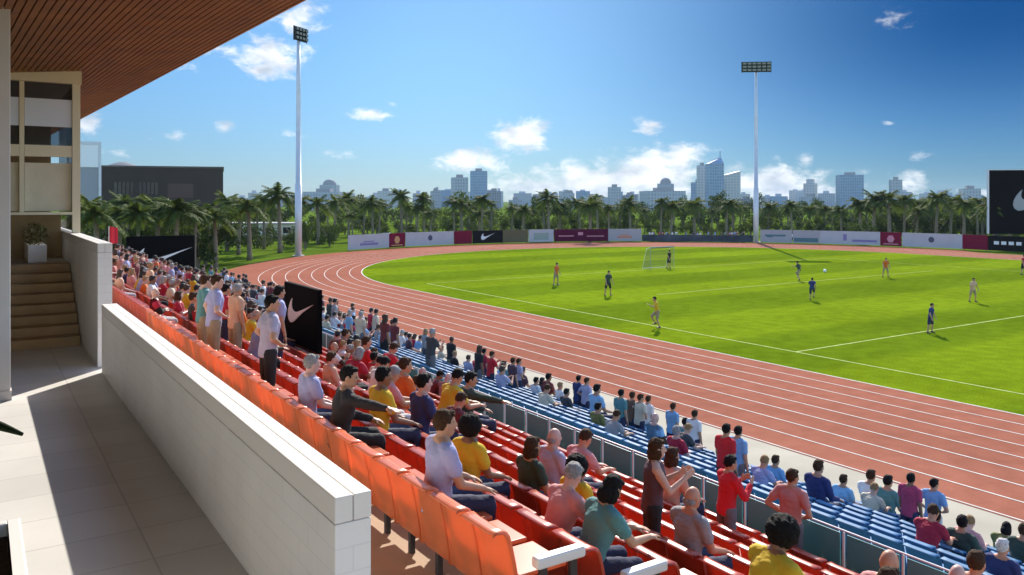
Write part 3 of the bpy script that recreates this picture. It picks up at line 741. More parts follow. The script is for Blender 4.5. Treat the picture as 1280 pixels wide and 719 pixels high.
# ------------------------------------------------------------------ people
def rotx(a): return Matrix.Rotation(a, 3, 'X')
HANDS = {}
def build_figure(pose, low=False):
    """returns dict of meshes: body, shirt styles, trousers, shoes positions"""
    P = POSES[pose]; sit = P['sit']; sw = P.get('sw', 1.0)
    zp = .55 if sit else .93
    lean = R(P.get('lean', 0)); tw = R(P.get('twist', 0)); piv = Vector((0, 0, zp))
    Mu = Matrix.Rotation(tw, 3, 'Z') @ rotx(-lean)
    def up(p): return piv + Mu @ (Vector(p) - Vector((0, 0, .93)))
    F = {}
    F['up'] = up; F['Mu'] = Mu
    tors = [(.84, .150, .105), (.93, .168, .118), (1.02, .155, .108), (1.10, .145, .102), (1.20, .158, .112), (1.30, .176 * sw, .120), (1.38, .182 * sw, .112), (1.435, .150 * sw, .09), (1.475, .085, .07), (1.50, .058, .056)]
    def torso(mb, inf=0.0, z0=0, z1=9, n=20):
        rings = []
        for z, rx, ry in tors:
            if z < z0 or z > z1: continue
            rings.append([up((cos(2 * pi * k / n) * (rx + inf), sin(2 * pi * k / n) * (ry + inf) + (.012 if z > 1.15 else 0), z)) for k in range(n)])
        mb.ring_loft(rings)
    sh = {s: up((s * .180 * sw, 0, 1.402)) for s in (-1, 1)}
    arms = {}
    for s, key in ((-1, 'L'), (1, 'R')):
        du, df = P[key][0], P[key][1]
        du = Vector((du[0] * s, du[1], du[2])).normalized(); df = Vector((df[0] * s, df[1], df[2])).normalized()
        e = sh[s] + du * .285; w = e + df * .255; arms[s] = (sh[s], e, w, df)
    legs = {}
    for s, key in ((-1, 'l'), (1, 'r')):
        dt, ds = P[key]; dt = Vector((dt[0] * s, dt[1], dt[2])).normalized(); ds = Vector((ds[0] * s, ds[1], ds[2])).normalized()
        h = Vector((s * .095, 0, zp)); k = h + dt * .43; a = k + ds * .42; legs[s] = (h, k, a, ds)
    neck0, head = up((0, .0, 1.47)), up((0, .028, 1.612)); hr = Matrix.Rotation(R(P.get('turn', 0)), 3, 'Z') @ Mu @ rotx(R(P.get('nod', 0)))
    F['head'] = head; F['hr'] = hr
    mb = MB(); torso(mb)
    mb.capsule(neck0, .056, head + hr @ Vector((0, -.02, -.06)), .052)
    mb.ellipsoid(head, (.074, .094, .112), hr, 18, 12)
    mb.ellipsoid(head + hr @ Vector((0, .035, -.065)), (.052, .055, .052), hr, 14, 8)
    if not low:
        mb.capsule(head + hr @ Vector((0, .090, .012)), .009, head + hr @ Vector((0, .108, -.022)), .014)
        for s in (-1, 1):
            mb.ellipsoid(head + hr @ Vector((s * .076, -.008, -.005)), (.012, .022, .032), hr, 8, 6)
            mb.ellipsoid(head + hr @ Vector((s * .03, .083, -.10 + .075)), (.02, .012, .012), hr, 8, 6)
    for s in (-1, 1):
        S, e, w, df = arms[s]
        mb.capsule(up((0, -.005, 1.475)), .058, S + Mu @ Vector((0, 0, .004)), .056)
        mb.capsule(S, .060, e, .042); mb.capsule(e, .043, w, .029)
        # hand
        side = df.cross(Vector((0, 0, 1)))
        if side.length < .2: side = df.cross(Vector((0, 1, 0)))
        if P.get('palm') == 'clap': side = Vector((0, 0, 1)) - df * df.z
        side.normalize(); nor = df.cross(side).normalized()
        if nor.dot(Vector((-s, 0, -.3))) < 0: nor = -nor
        if low:
            mb.capsule(w, .03, w + df * .13, .026)
        else:
            for q in (-1, 0, 1): mb.capsule(w + side * q * .014, .020, w + df * .085 + side * q * .025, .0145)
            for q in range(4):
                b0 = w + df * .088 + side * ((q - 1.5) * .0235); ln = (.062, .074, .070, .054)[q]
                c = P.get('curl', .5) * .6
                b1 = b0 + (df * cos(c * .6) + nor * sin(c * .6)) * ln * .55; b2 = b1 + (df * cos(c * 1.6) + nor * sin(c * 1.6)) * ln * .5
                mb.capsule(b0, .0095, b1, .009, 8); mb.capsule(b1, .009, b2, .0078, 8)
            th0 = w + df * .03 + side * .022 * 1.0
            th1 = th0 + (df * .6 + side * .7 + nor * .3).normalized() * .045; th2 = th1 + (df * .85 + side * .3 + nor * .3).normalized() * .034
            mb.capsule(th0, .013, th1, .011, 8); mb.capsule(th1, .011, th2, .009, 8)
        h, k, a, ds = legs[s]
        mb.capsule(h, .088, k, .056); mb.capsule(k, .056, k.lerp(a, .35), .055); mb.capsule(k.lerp(a, .35), .055, a, .036)
        fd = Vector((s * .15, 1, 0)).normalized()
        if ds.y < -.6: fd = Vector((0, .5, -.8)).normalized()
        mb.capsule(a + Vector((0, 0, -.03)) - fd * .03, .036, a + fd * .14 + Vector((0, 0, -.045)) * (1 if fd.z > -.1 else 0), .028)
    F['body'] = mb; F['arms'] = arms; F['legs'] = legs; F['torso'] = torso
    return F
def garment(F, kind, low=False):
    mb = MB(); up = F['up']; inf = .016
    if kind in ('tee', 'long', 'vest'):
        n = 20; pr = [(.86, .172, .128), (.93, .180, .132), (1.02, .168, .122), (1.10, .160, .116), (1.20, .172, .126), (1.30, .190, .134), (1.38, .190, .124), (1.43, .150, .098), (1.475, .078, .072)]
        sw = F.get('sw', 1)
        rings = [[up((cos(2 * pi * k / n) * rx * (sw if z > 1.25 else 1) * (1 + .02 * sin(3 * 2 * pi * k / n + z * 9)), sin(2 * pi * k / n) * ry + (.012 if z > 1.15 else 0), z)) for k in range(n)] for z, rx, ry in pr]
        mb.ring_loft(rings)
        for s in (-1, 1):
            S, e, w, df = F['arms'][s]
            if kind != 'vest': mb.capsule(up((s * .045, -.005, 1.452)), .058, S, .074)
            else: mb.capsule(up((s * .05, -.005, 1.45)), .056, S + Vector((-s * .05, 0, 0)), .068)
            if kind == 'tee': mb.capsule(S, .075, S.lerp(e, .55), .066)
            if kind == 'long': mb.capsule(S, .075, e, .058); mb.capsule(e, .058, e.lerp(w, .88), .044)
            if kind == 'vest': mb.capsule(S + Vector((-s * .05, 0, 0)), .072, S + Vector((-s * .02, 0, -.03)), .066)
    if kind in ('trousers', 'shorts'):
        n = 18; pr = [(.84, .160, .118), (.93, .178, .128), (1.0, .168, .119)]
        rings = [[up((cos(2 * pi * k / n) * rx, sin(2 * pi * k / n) * ry, z)) for k in range(n)] for z, rx, ry in pr]
        mb.ring_loft(rings)
        for s in (-1, 1):
            h, k, a, ds = F['legs'][s]
            if kind == 'trousers':
                mb.capsule(h, .104, k, .072); mb.capsule(k, .072, k.lerp(a, .93), .054)
            else: mb.capsule(h, .104, h.lerp(k, .85), .084)
    return mb
def shoe_mb(F, s):
    mb = MB(); h, k, a, ds = F['legs'][s]; fd = Vector((s * .15, 1, 0)).normalized()
    if ds.y < -.6: fd = Vector((0, .5, -.8)).normalized()
    d = Vector((0, 0, -.048)) if fd.z > -.1 else Vector((0, 0, 0))
    mb.capsule(a + d * .8 - fd * .035, .044, a + fd * .15 + d, .036); mb.capsule(a + Vector((0, 0, .02)), .045, a + d * .6, .044)
    return mb
def hair_mb(F, style, low=False):
    mb = MB(); head, hr = F['head'], F['hr']
    H = lambda x, y, z: head + hr @ Vector((x, y, z))
    nu, nv = (12, 8) if low else (44, 30)
    if style in ('short', 'grey', 'bob', 'long'):
        mb.ellipsoid(H(0, -.022, .028), (.083, .094, .104), hr, nu, nv)
        mb.ellipsoid(H(0, .045, .085), (.058, .04, .03), hr, nu, nv)
    if style == 'bob':
        for s in (-1, 1): mb.ellipsoid(H(s * .06, -.02, -.05), (.035, .06, .085), hr, nu, nv)
        mb.ellipsoid(H(0, -.06, -.06), (.085, .06, .09), hr, nu, nv)
    if style == 'long':
        for s in (-1, 1): mb.ellipsoid(H(s * .06, -.025, -.06), (.032, .05, .11), hr, nu, nv)
        mb.ellipsoid(H(0, -.075, -.13), (.085, .05, .17), hr, nu, nv)
    if style == 'afro': mb.ellipsoid(H(0, -.03, .03), (.13, .125, .13), hr, nu + 8, nv + 6)
    if style == 'bald':
        mb.ellipsoid(H(0, -.046, -.030), (.078, .056, .048), hr, nu, nv)
    for i, v in enumerate(mb.v):
        p = Vector(v); nn = mnoise.noise(p * 38) * (.008 if style != 'afro' else .014) + mnoise.noise(Vector((p.x * 130, p.y * 130, p.z * 60))) * (.006 if style != 'afro' else .008)
        d = (p - head).normalized(); mb.v[i] = tuple(p + d * nn)
    return mb

DOWN = ((.10, .02, -1), (.02, .22, -1))
SITL = ((.10, 1, -.06), (.02, -.03, -1)); STL = ((.05, .0, -1), (.02, -.03, -1))
def pose(sit, L, Rr, lean=0, **k):
    d = dict(sit=sit, L=L, R=Rr, lean=lean); d['l'] = k.pop('l', SITL if sit else STL); d['r'] = k.pop('r', SITL if sit else STL); d.update(k); return d
POSES = {
    'sit_rest': pose(1, ((.12, .35, -1), (-.15, 1, -.35)), ((.12, .35, -1), (-.15, 1, -.35)), 4),
    'sit_lean': pose(1, ((.15, .75, -1), (-.35, .9, -.1)), ((.15, .75, -1), (-.35, .9, -.1)), 20, nod=-14, turn=12),
    'sit_clap': pose(1, ((.25, .7, -.75), (-.62, .75, .5)), ((.25, .7, -.75), (-.62, .75, .5)), 6, palm='clap', curl=.2, turn=-15),
    'sit_point': pose(1, ((.12, .4, -1), (-.2, 1, -.3)), ((.75, .62, -.10), (.72, .68, -.05)), 8, turn=-24, curl=.7),
    'sit_cross': pose(1, ((.2, .45, -1), (-.95, .45, .1)), ((.2, .45, -1), (-.95, .55, .2)), -3, turn=20),
    'stand_rest': pose(0, DOWN, DOWN, 2, turn=14),
    'stand_hips': pose(0, ((.75, -.35, -1), (-.75, .45, -.55)), ((.55, -.2, -1), (-.6, .55, -.4)), 3, turn=-16),
    'stand_clap': pose(0, ((.2, .45, -.85), (-.45, .72, .55)), ((.2, .45, -.85), (-.45, .72, .55)), 4, palm='clap', curl=.15, nod=-4),
    'woman_clap': pose(0, ((.10, .50, -.85), (-.36, .85, .55)), ((.10, .50, -.85), (-.36, .85, .55)), 3, palm='clap', curl=.15, sw=.9, turn=4),
    'stand_cheer': pose(0, ((.45, .25, .9), (.05, .15, 1)), ((.35, .6, .5), (.1, .5, 1)), 0),
    'play_stand': pose(0, ((.35, .1, -1), (.1, .45, -1)), ((.35, .1, -1), (.1, .45, -1)), 6, l=((.22, .1, -1), (.1, -.1, -1)), r=((.22, -.05, -1), (.1, -.1, -1))),
    'play_run': pose(0, ((.3, .7, -.8), (-.1, .9, .5)), ((.3, -.75, -.7), (0, .5, -.8)), 12, l=((.05, .15, -1), (0, -.35, -1)), r=((.05, .75, -.7), (0, -.55, -.85))),
}
FIG, MESHC = {}, {}
def fig(p, low=False):
    if (p, low) not in FIG:
        F = build_figure(p, low); F['sw'] = POSES[p].get('sw', 1); FIG[(p, low)] = F
    return FIG[(p, low)]
def body_mesh(p):
    if ('b', p) not in MESHC:
        F = fig(p); me = remeshed(F['body'], .0085, 2, 'person', [M['skin'], M['eye'], M['lip']])
        head, hr = F['head'], F['hr']
        eyes = [head + hr @ Vector((s * .030, .086, .010)) for s in (-1, 1)]; mouth = head + hr @ Vector((0, .090, -.068))
        for poly in me.polygons:
            c = Vector(poly.center)
            if min((c - e).length for e in eyes) < .0125: poly.material_index = 1
            elif abs((hr.transposed() @ (c - mouth)).x) < .024 and (c - mouth).length < .028 and abs((hr.transposed() @ (c - mouth)).z) < .008: poly.material_index = 2
        MESHC[('b', p)] = me
    return MESHC[('b', p)]
def folds(me, c):
    """creases of the cloth, along the surface normal"""
    for v in me.vertices:
        p = v.co; q = Vector((p.x * 7, p.y * 7, p.z * 13)); n = v.normal
        a = mnoise.noise(q) * .009 + abs(mnoise.noise(q * 2.3 + Vector((3, 1, 7)))) * .009 - .001
        v.co = p + n * a
    me.update(); return me
def part_mesh(p, kind):
    if (p, kind) not in MESHC:
        F = fig(p)
        if kind in ('tee', 'long', 'vest'): me = folds(remeshed(garment(F, kind), .013, 3, 'shirt', [M['cloth']]), F['up']((0, 0, 1.15)))
        elif kind in ('trousers', 'shorts'): me = folds(remeshed(garment(F, kind), .016, 2, kind, [M['cloth']]), None)
        elif kind in ('shoe-1', 'shoe1'): me = remeshed(shoe_mb(F, int(kind[4:])), .014, 2, 'shoe', [M['shoe']])
        else: me = hair_mb(F, kind).mesh('hair', [M['hair']], smooth=True)
        MESHC[(p, kind)] = me
    return MESHC[(p, kind)]
SK = {'fair': (.56, .34, .25), 'tan': (.46, .25, .15), 'brown': (.24, .115, .062), 'dark': (.09, .045, .027), 'pink': (.60, .36, .29), 'ruddy': (.55, .25, .15)}
HC = {'black': (.010, .009, .009), 'brown': (.055, .028, .014), 'grey': (.30, .29, .28), 'white': (.62, .60, .58), 'fair': (.30, .18, .08), 'ginger': (.22, .07, .02)}
SC = {'black': (.018, .017, .018), 'lilac': (.36, .37, .58), 'lavender': (.42, .40, .52), 'yellow': (.62, .42, .02), 'orange': (.62, .13, .02), 'navy': (.025, .035, .13), 'dark green': (.035, .06, .045),
      'red': (.56, .015, .025), 'crimson': (.38, .015, .04), 'pink': (.62, .28, .27), 'teal': (.09, .24, .24), 'light blue': (.19, .38, .62), 'white': (.72, .71, .69), 'grey': (.30, .30, .31), 'magenta': (.44, .05, .12),
      'maroon': (.16, .03, .035), 'brown': (.13, .075, .05), 'salmon': (.50, .22, .19), 'sky blue': (.28, .50, .70), 'cream': (.62, .54, .40), 'charcoal': (.055, .055, .06), 'green': (.10, .22, .06), 'olive': (.17, .17, .05), 'peach': (.62, .38, .25), 'plum': (.09, .045, .06)}
TC = {'navy': (.025, .03, .07), 'black': (.015, .015, .017), 'khaki': (.30, .24, .15), 'grey': (.14, .14, .15), 'denim': (.07, .11, .22), 'white': (.6, .6, .58)}
NPEOPLE = [0]
def person(loc, rz, pose_, label, group, skin='fair', shirt='white', style='tee', hair='short', hcol='black', trs='navy', legs='trousers', s=1.0, shoes=True, cat='person'):
    b = link('person', body_mesh(pose_), None, loc, rz, SK[skin], s)
    link('shirt', part_mesh(pose_, style), b, color=SC[shirt]); link(legs, part_mesh(pose_, legs), b, color=TC[trs])
    if hair: link('hair', part_mesh(pose_, hair), b, color=HC[hcol])
    if shoes:
        for q in (-1, 1): link('shoe', part_mesh(pose_, 'shoe%d' % q), b)
    tag(b, label, cat, group); NPEOPLE[0] += 1
    return b
# tiny people: one mesh, shirt takes the object's colour
TINY = {}
def fixed(name, c, r=.7):
    m = bpy.data.materials.get(name)
    return m or mat(name, c, r)
def tiny_mesh(pose_, skin, hcol, hair, trs, legs='trousers'):
    key = (pose_, skin, hcol, hair, trs, legs)
    if key in TINY: return TINY[key]
    F = fig(pose_, True)
    mb = MB()
    def put(sub, mi):
        mb.add(sub.v, sub.f, mi)
    body = ('lowbody', pose_)
    if body not in MESHC:
        MESHC[body] = remeshed(F['body'], .024, 1, 'b'); MESHC[('lowshirt', pose_)] = remeshed(garment(F, 'tee'), .026, 1, 's')
        for lg in ('trousers', 'shorts'): MESHC[('low' + lg, pose_)] = remeshed(garment(F, lg), .028, 1, 't')
    for i, me in enumerate((MESHC[body], MESHC[('lowshirt', pose_)], MESHC[('low' + legs, pose_)])):
        mb.add([v.co for v in me.vertices], [tuple(p.vertices) for p in me.polygons], i)
    h = hair_mb(F, hair, True); mb.add(h.v, h.f, 3)
    me = mb.mesh('person', [fixed('skin_' + skin, SK[skin]), M['cloth'], fixed('trouser_' + trs, TC[trs], .9), fixed('hair_' + hcol, HC[hcol])], smooth=True, fixn=False)
    TINY[key] = me; return me

FACE = -pi / 2     # persons face +X (the field)
def zrow(col, k): return (red_row(k) if col == 'red' else blue_row(k))
TAKEN = set()
def spectator(px, col, k, stand, pose_, label, py=None, turn=0, snap=True, who=None, **kw):
    v, z = zrow(col, k); hv = v + (.22 if not stand else .44)
    u = u_at(px, hv)
    i = int(round((u - U_START - .25) / .5))
    if snap and not stand:
        u0 = U_START + .25 + .5 * i; u = u0 + max(-.14, min(.14, u - u0))
    TAKEN.add((col, k, i)); TAKEN.add((col, k, i + (1 if u > U_START + .25 + .5 * i else -1)) if stand else (col, k, i))
    if who and not stand: OCC[(col, k, i)] = who
    kw.setdefault('s', 1.0)
    if py is not None:      # height scaled so that the head shows at this pixel row
        D = depth((hv, u, 0)); zh = CAMZ - (py + (9 if D < 9 and not stand else 0) - HY) / FOC * D - z
        ref = fig(pose_)['head'].z
        kw['s'] = max(.86, min(1.12, zh / ref))
    GR = 'spectators in the upper red stand' if col == 'red' else 'spectators in the lower blue stand'
    return person((hv, u, z), FACE + R(turn), pose_, label, GR, **kw)

# --- people one can pick out near the camera
S = spectator
S(335, 'red', 0, 1, 'stand_hips', 'standing dark-haired man in lavender-grey shirt, top red row, left of the upright black board', 380, shirt='lavender', hcol='black', skin='tan', trs='black')
S(383, 'red', 0, 0, 'sit_rest', 'grey-haired seated person in lilac shirt below the upright black board', 456, who='the grey-haired person in lilac', shirt='lilac', hair='short', hcol='grey', skin='pink')
S(428, 'red', 0, 0, 'sit_point', 'man in long-sleeved black shirt stretching one arm out towards the field', 463, turn=-12, who='the man in black with the outstretched arm', shirt='black', style='long', hcol='black', skin='tan', trs='black')
S(468, 'red', 1, 0, 'sit_rest', 'black-haired person in yellow shirt seated right under the outstretched black sleeve', 472, who='the person in yellow under the black sleeve', shirt='yellow', hcol='black', skin='brown')
S(502, 'red', 3, 0, 'sit_rest', 'person in bright orange shirt seated beyond the outstretched arm', 458, who='the person in bright orange', shirt='orange', style='long', hcol='brown', skin='tan')
S(523, 'red', 2, 0, 'sit_rest', 'person in navy top seated behind the man in lilac shirt', 480, who='the person in navy behind the lilac shirt', shirt='navy', hair='short', hcol='black', skin='pink')
S(553, 'red', 4, 0, 'sit_lean', 'person in mustard shirt seated between the navy top and the dark green pointing man', 474, shirt='yellow', hcol='black', skin='tan')
S(577, 'red', 5, 0, 'sit_point', 'person in dark green top pointing right above the dark glass balustrade', 470, turn=-10, shirt='dark green', style='long', hcol='black', skin='tan')
S(542, 'red', 0, 0, 'sit_rest', 'big short-haired man in lilac-blue shirt seated in the top red row', 522, who='the man in the lilac-blue shirt', turn=-6, shirt='lilac', hair='short', hcol='brown', skin='tan', s=1.05)
S(583, 'red', 1, 0, 'sit_rest', 'person with round black hair and mustard shirt just right of the lilac-blue shirt', 527, who='the round-haired person in mustard', turn=10, shirt='yellow', hair='afro', hcol='black', skin='brown')
S(560, 'red', 3, 0, 'sit_lean', 'person in brown-red top seated just beyond the lilac-blue shirt', 503, shirt='maroon', hcol='brown', skin='ruddy')
S(657, 'red', 2, 0, 'sit_rest', 'brown-haired person in dark grey-green top seated among empty red seats', 551, who='the brown-haired person in dark grey-green', shirt='dark green', hair='bob', hcol='brown', skin='tan')
S(690, 'red', 3, 0, 'sit_rest', 'bald person in pale lavender shirt seated right of the dark grey-green top', 548, who='the bald person in pale lavender', shirt='lavender', hair='bald', hcol='grey', skin='pink')
S(713, 'red', 4, 0, 'sit_lean', 'person in pink and white top seated near the bald person in lavender', 552, shirt='pink', hcol='brown', skin='ruddy')
S(722, 'red', 2, 0, 'sit_rest', 'person with large black hair and yellow shirt seated left of the clapping woman', 577, who='the large-haired person in yellow', shirt='yellow', hair='afro', hcol='black', skin='brown')
S(690, 'red', 1, 0, 'sit_lean', 'grey-haired person in pale pink shirt leaning forward in the second red row', 603, who='the grey-haired person in pale pink', shirt='pink', hair='short', hcol='grey', skin='pink')
S(728, 'red', 1, 0, 'sit_lean', 'black-haired person in teal top leaning over in the second red row', 608, who='the person in teal', turn=-8, shirt='teal', hair='bob', hcol='black', skin='tan')
S(815, 'red', 3, 1, 'woman_clap', 'standing brown-haired woman in dark sleeveless top clapping her hands', 561, turn=-32, shirt='plum', style='vest', hair='bob', hcol='brown', skin='fair', trs='black')
S(852, 'red', 3, 0, 'sit_rest', 'older bald man in grey shirt seated right beside the clapping woman', 615, who='the older man in grey', shirt='grey', hair='bald', hcol='grey', skin='ruddy')
S(842, 'red', 6, 0, 'sit_rest', 'person in pale orange top seated beyond the clapping woman', 572, shirt='peach', hair='bob', hcol='brown', skin='fair')
S(908, 'red', 6, 1, 'stand_clap', 'standing person in red top clapping, the nearer of the two in red', 580, turn=-14, shirt='red', style='long', hcol='black', skin='tan', trs='grey')
S(906, 'blue', 0, 1, 'stand_rest', 'standing person in red top beyond the nearer one in red', 545, shirt='red', hcol='black', skin='tan', trs='black')
S(921, 'blue', 1, 1, 'stand_rest', 'standing person in light blue shirt right beside the far person in red', 546, shirt='light blue', hcol='black', skin='tan', trs='grey')
S(988, 'red', 7, 1, 'stand_hips', 'standing man in salmon pink shirt at the lowest red row', 598, turn=8, shirt='salmon', hair='short', hcol='brown', skin='tan', trs='grey')
S(932, 'red', 2, 0, 'sit_lean', 'person with big black hair and bright yellow shirt at the bottom of the picture', 668, who='the big-haired person in bright yellow', turn=-8, shirt='yellow', hair='afro', hcol='black', skin='brown')
S(1092, 'red', 4, 0, 'sit_rest', 'bald ruddy man in pink shirt at the bottom edge of the picture', 697, shirt='pink', hair=None, hcol='fair', skin='ruddy')
S(1103, 'red', 3, 0, 'sit_rest', 'brown-haired head just showing at the bottom edge below the bald ruddy man', 722, shirt='salmon', hcol='brown', skin='tan')
S(1192, 'red', 6, 0, 'sit_rest', 'fair bald person in cream shirt at the bottom right among the red seats', 713, shirt='cream', hair=None, hcol='fair', skin='pink')
S(1206, 'red', 7, 0, 'sit_rest', 'brown-haired person with ruddy face in the lowest red row at bottom right', 697, shirt='peach', hcol='brown', skin='ruddy')
S(1246, 'blue', 0, 0, 'sit_rest', 'white-haired person in dark navy top at the bottom right', 702, shirt='navy', hair='short', hcol='white', skin='ruddy')
S(1020, 'blue', 2, 0, 'sit_rest', 'dark-haired person in black-navy jacket seated right of the salmon shirt', 585, shirt='navy', style='long', hcol='brown', skin='tan', s=1.1)
S(967, 'blue', 3, 0, 'sit_rest', 'person in dusty blue shirt seated between the red tops and the salmon shirt', 578, shirt='light blue', hcol='brown', skin='tan')
S(945, 'blue', 1, 0, 'sit_lean', 'fair-haired person in grey-blue top seated just right of the clapping red top', 585, shirt='lilac', hcol='fair', skin='ruddy')
S(1052, 'blue', 4, 0, 'sit_rest', 'person in sky blue top seated right of the black-navy jacket', 605, shirt='sky blue', hcol='brown', skin='tan')
S(1086, 'blue', 5, 0, 'sit_rest', 'person in white shirt seated in the front blue row left of the teal shirt', 596, shirt='white', hcol='brown', skin='tan')
S(1084, 'blue', 4, 0, 'sit_lean', 'person in cream top seated just behind the front row white shirt', 622, shirt='cream', hcol='fair', skin='fair')
S(1104, 'blue', 5, 0, 'sit_rest', 'person in teal shirt seated in the front blue row', 603, shirt='teal', hcol='black', skin='tan')
S(1137, 'blue', 4, 1, 'stand_rest', 'standing person in magenta top by the front blue rows', 606, shirt='magenta', hcol='black', skin='brown', s=.9)
S(1166, 'blue', 5, 1, 'stand_hips', 'standing person in light blue shirt at the right end of the front blue row', 610, shirt='light blue', hcol='black', skin='tan', trs='white')
S(1155, 'blue', 1, 0, 'sit_lean', 'person in dark crimson top seated below the magenta top', 645, shirt='crimson', hcol='brown', skin='ruddy')
S(1170, 'blue', 2, 0, 'sit_rest', 'black-haired person in teal-blue top seated under the standing light blue shirt', 654, shirt='light blue', hcol='black', skin='brown')
S(1204, 'blue', 3, 0, 'sit_lean', 'fair-haired person in pink top seated low among the blue seats at right', 668, shirt='pink', hcol='fair', skin='pink')
S(1250, 'blue', 5, 0, 'sit_lean', 'black-haired person in olive green shirt in the front row at far right', 672, shirt='olive', hair='bob', hcol='black', skin='tan')
S(1280, 'blue', 4, 0, 'sit_rest', 'person in dark green shirt cut by the right edge of the picture', 665, shirt='dark green', hcol='brown', skin='tan')
S(746, 'blue', 4, 0, 'sit_rest', 'person in sky blue shirt by the track, left of the four standing close together', 487, shirt='sky blue', hcol='black', skin='tan')
S(840, 'blue', 5, 1, 'stand_rest', 'standing person in light blue shirt against the pale apron, above the clapping woman', 512, shirt='light blue', hcol='brown', skin='tan', s=.9)
S(867, 'blue', 4, 1, 'stand_rest', 'standing person in white shirt between the light blue shirt and the red tops', 526, shirt='white', hcol='brown', skin='tan', s=.9)
S(775, 'blue', 3, 1, 'stand_rest', 'standing person in dark teal shirt, leftmost of four standing close by the track', 505, shirt='teal', hcol='black', skin='tan')
S(789, 'blue', 4, 1, 'stand_rest', 'standing person in brown-orange top, second of four standing close by the track', 507, shirt='brown', hcol='brown', skin='tan')
S(799, 'blue', 4, 1, 'stand_hips', 'standing person in cream shirt, third of four standing close by the track', 506, shirt='cream', hcol='brown', skin='tan')
S(809, 'blue', 5, 1, 'stand_rest', 'standing person in white top, rightmost of four standing close by the track', 508, shirt='white', hcol='brown', skin='tan')
S(745, 'blue', 1, 0, 'sit_rest', 'dark-haired person in green-grey top seated below the pair by the track', 518, shirt='olive', hcol='black', skin='tan')
S(760, 'blue', 0, 0, 'sit_lean', 'person in olive grey shirt seated just under the four standing by the track', 523, shirt='grey', hcol='brown', skin='tan')
S(722, 'blue', 5, 1, 'stand_rest', 'standing person in navy top against the pale apron left of the light blue pair', 482, shirt='navy', hcol='black', skin='tan', s=.9)
S(732, 'blue', 5, 1, 'stand_hips', 'standing person in lavender top right beside the navy one by the apron', 480, shirt='lavender', hcol='brown', skin='tan', s=.92)
S(683, 'blue', 5, 0, 'sit_rest', 'dark figure in maroon top alone against the pale apron', 472, shirt='maroon', hcol='black', skin='brown')
S(667, 'blue', 4, 0, 'sit_rest', 'person in white shirt with black hair just left of the dark maroon figure', 478, shirt='white', hcol='black', skin='tan')
S(706, 'blue', 3, 0, 'sit_rest', 'person in dark grey top seated alone among bright blue seats', 494, shirt='charcoal', hcol='black', skin='tan')
S(604, 'blue', 4, 1, 'stand_rest', 'standing person in brick red top with dark hair beside the pale apron', 452, shirt='crimson', hcol='black', skin='tan')
S(613, 'blue', 3, 1, 'stand_clap', 'clapping person in red top right behind the brick red one', 458, shirt='red', hcol='brown', skin='tan')
S(640, 'blue', 3, 1, 'stand_rest', 'standing person in dark plum top with grey shoulders by the apron', 452, shirt='plum', hcol='brown', skin='tan')
S(647, 'blue', 4, 1, 'stand_hips', 'standing person in lavender shirt just right of the dark plum top', 455, shirt='lavender', hcol='brown', skin='tan', s=.93)
S(627, 'blue', 5, 0, 'sit_rest', 'person in blue-teal top seated between the red and the plum tops', 456, shirt='teal', hcol='black', skin='tan')
S(254, 'red', 0, 1, 'stand_rest', 'standing person in teal shirt, left one of the pair at the top red row', 352, shirt='teal', hcol='brown', skin='fair', trs='khaki')
S(267, 'red', 0, 1, 'stand_hips', 'standing person in lilac-blue shirt, right one of the pair at the top red row', 353, shirt='lilac', hcol='brown', skin='fair', trs='khaki')
S(280, 'red', 1, 1, 'stand_rest', 'standing person in crimson and orange top right of the lilac-blue pair', 362, shirt='crimson', hcol='black', skin='tan')
S(296, 'red', 2, 0, 'sit_rest', 'person in orange top seated right of the crimson standing one', 375, shirt='orange', hcol='brown', skin='ruddy')
S(346, 'red', 2, 1, 'stand_rest', 'dark-haired person in pale lavender top standing behind the lavender-grey man', 365, shirt='lilac', hcol='black', skin='tan')
S(410, 'red', 2, 0, 'sit_rest', 'person in peach top seated left of the man in black', 450, shirt='peach', hcol='brown', skin='pink')
S(452, 'red', 5, 0, 'sit_rest', 'left one of two people in bright red right of the upright black board', 427, shirt='red', hcol='brown', skin='ruddy')
S(478, 'red', 6, 0, 'sit_lean', 'right one of two people in bright red right of the upright black board', 437, shirt='red', hcol='brown', skin='ruddy')
S(430, 'red', 6, 0, 'sit_rest', 'person in dark red top seated close to the right edge of the upright black board', 418, shirt='crimson', hcol='brown', skin='tan')

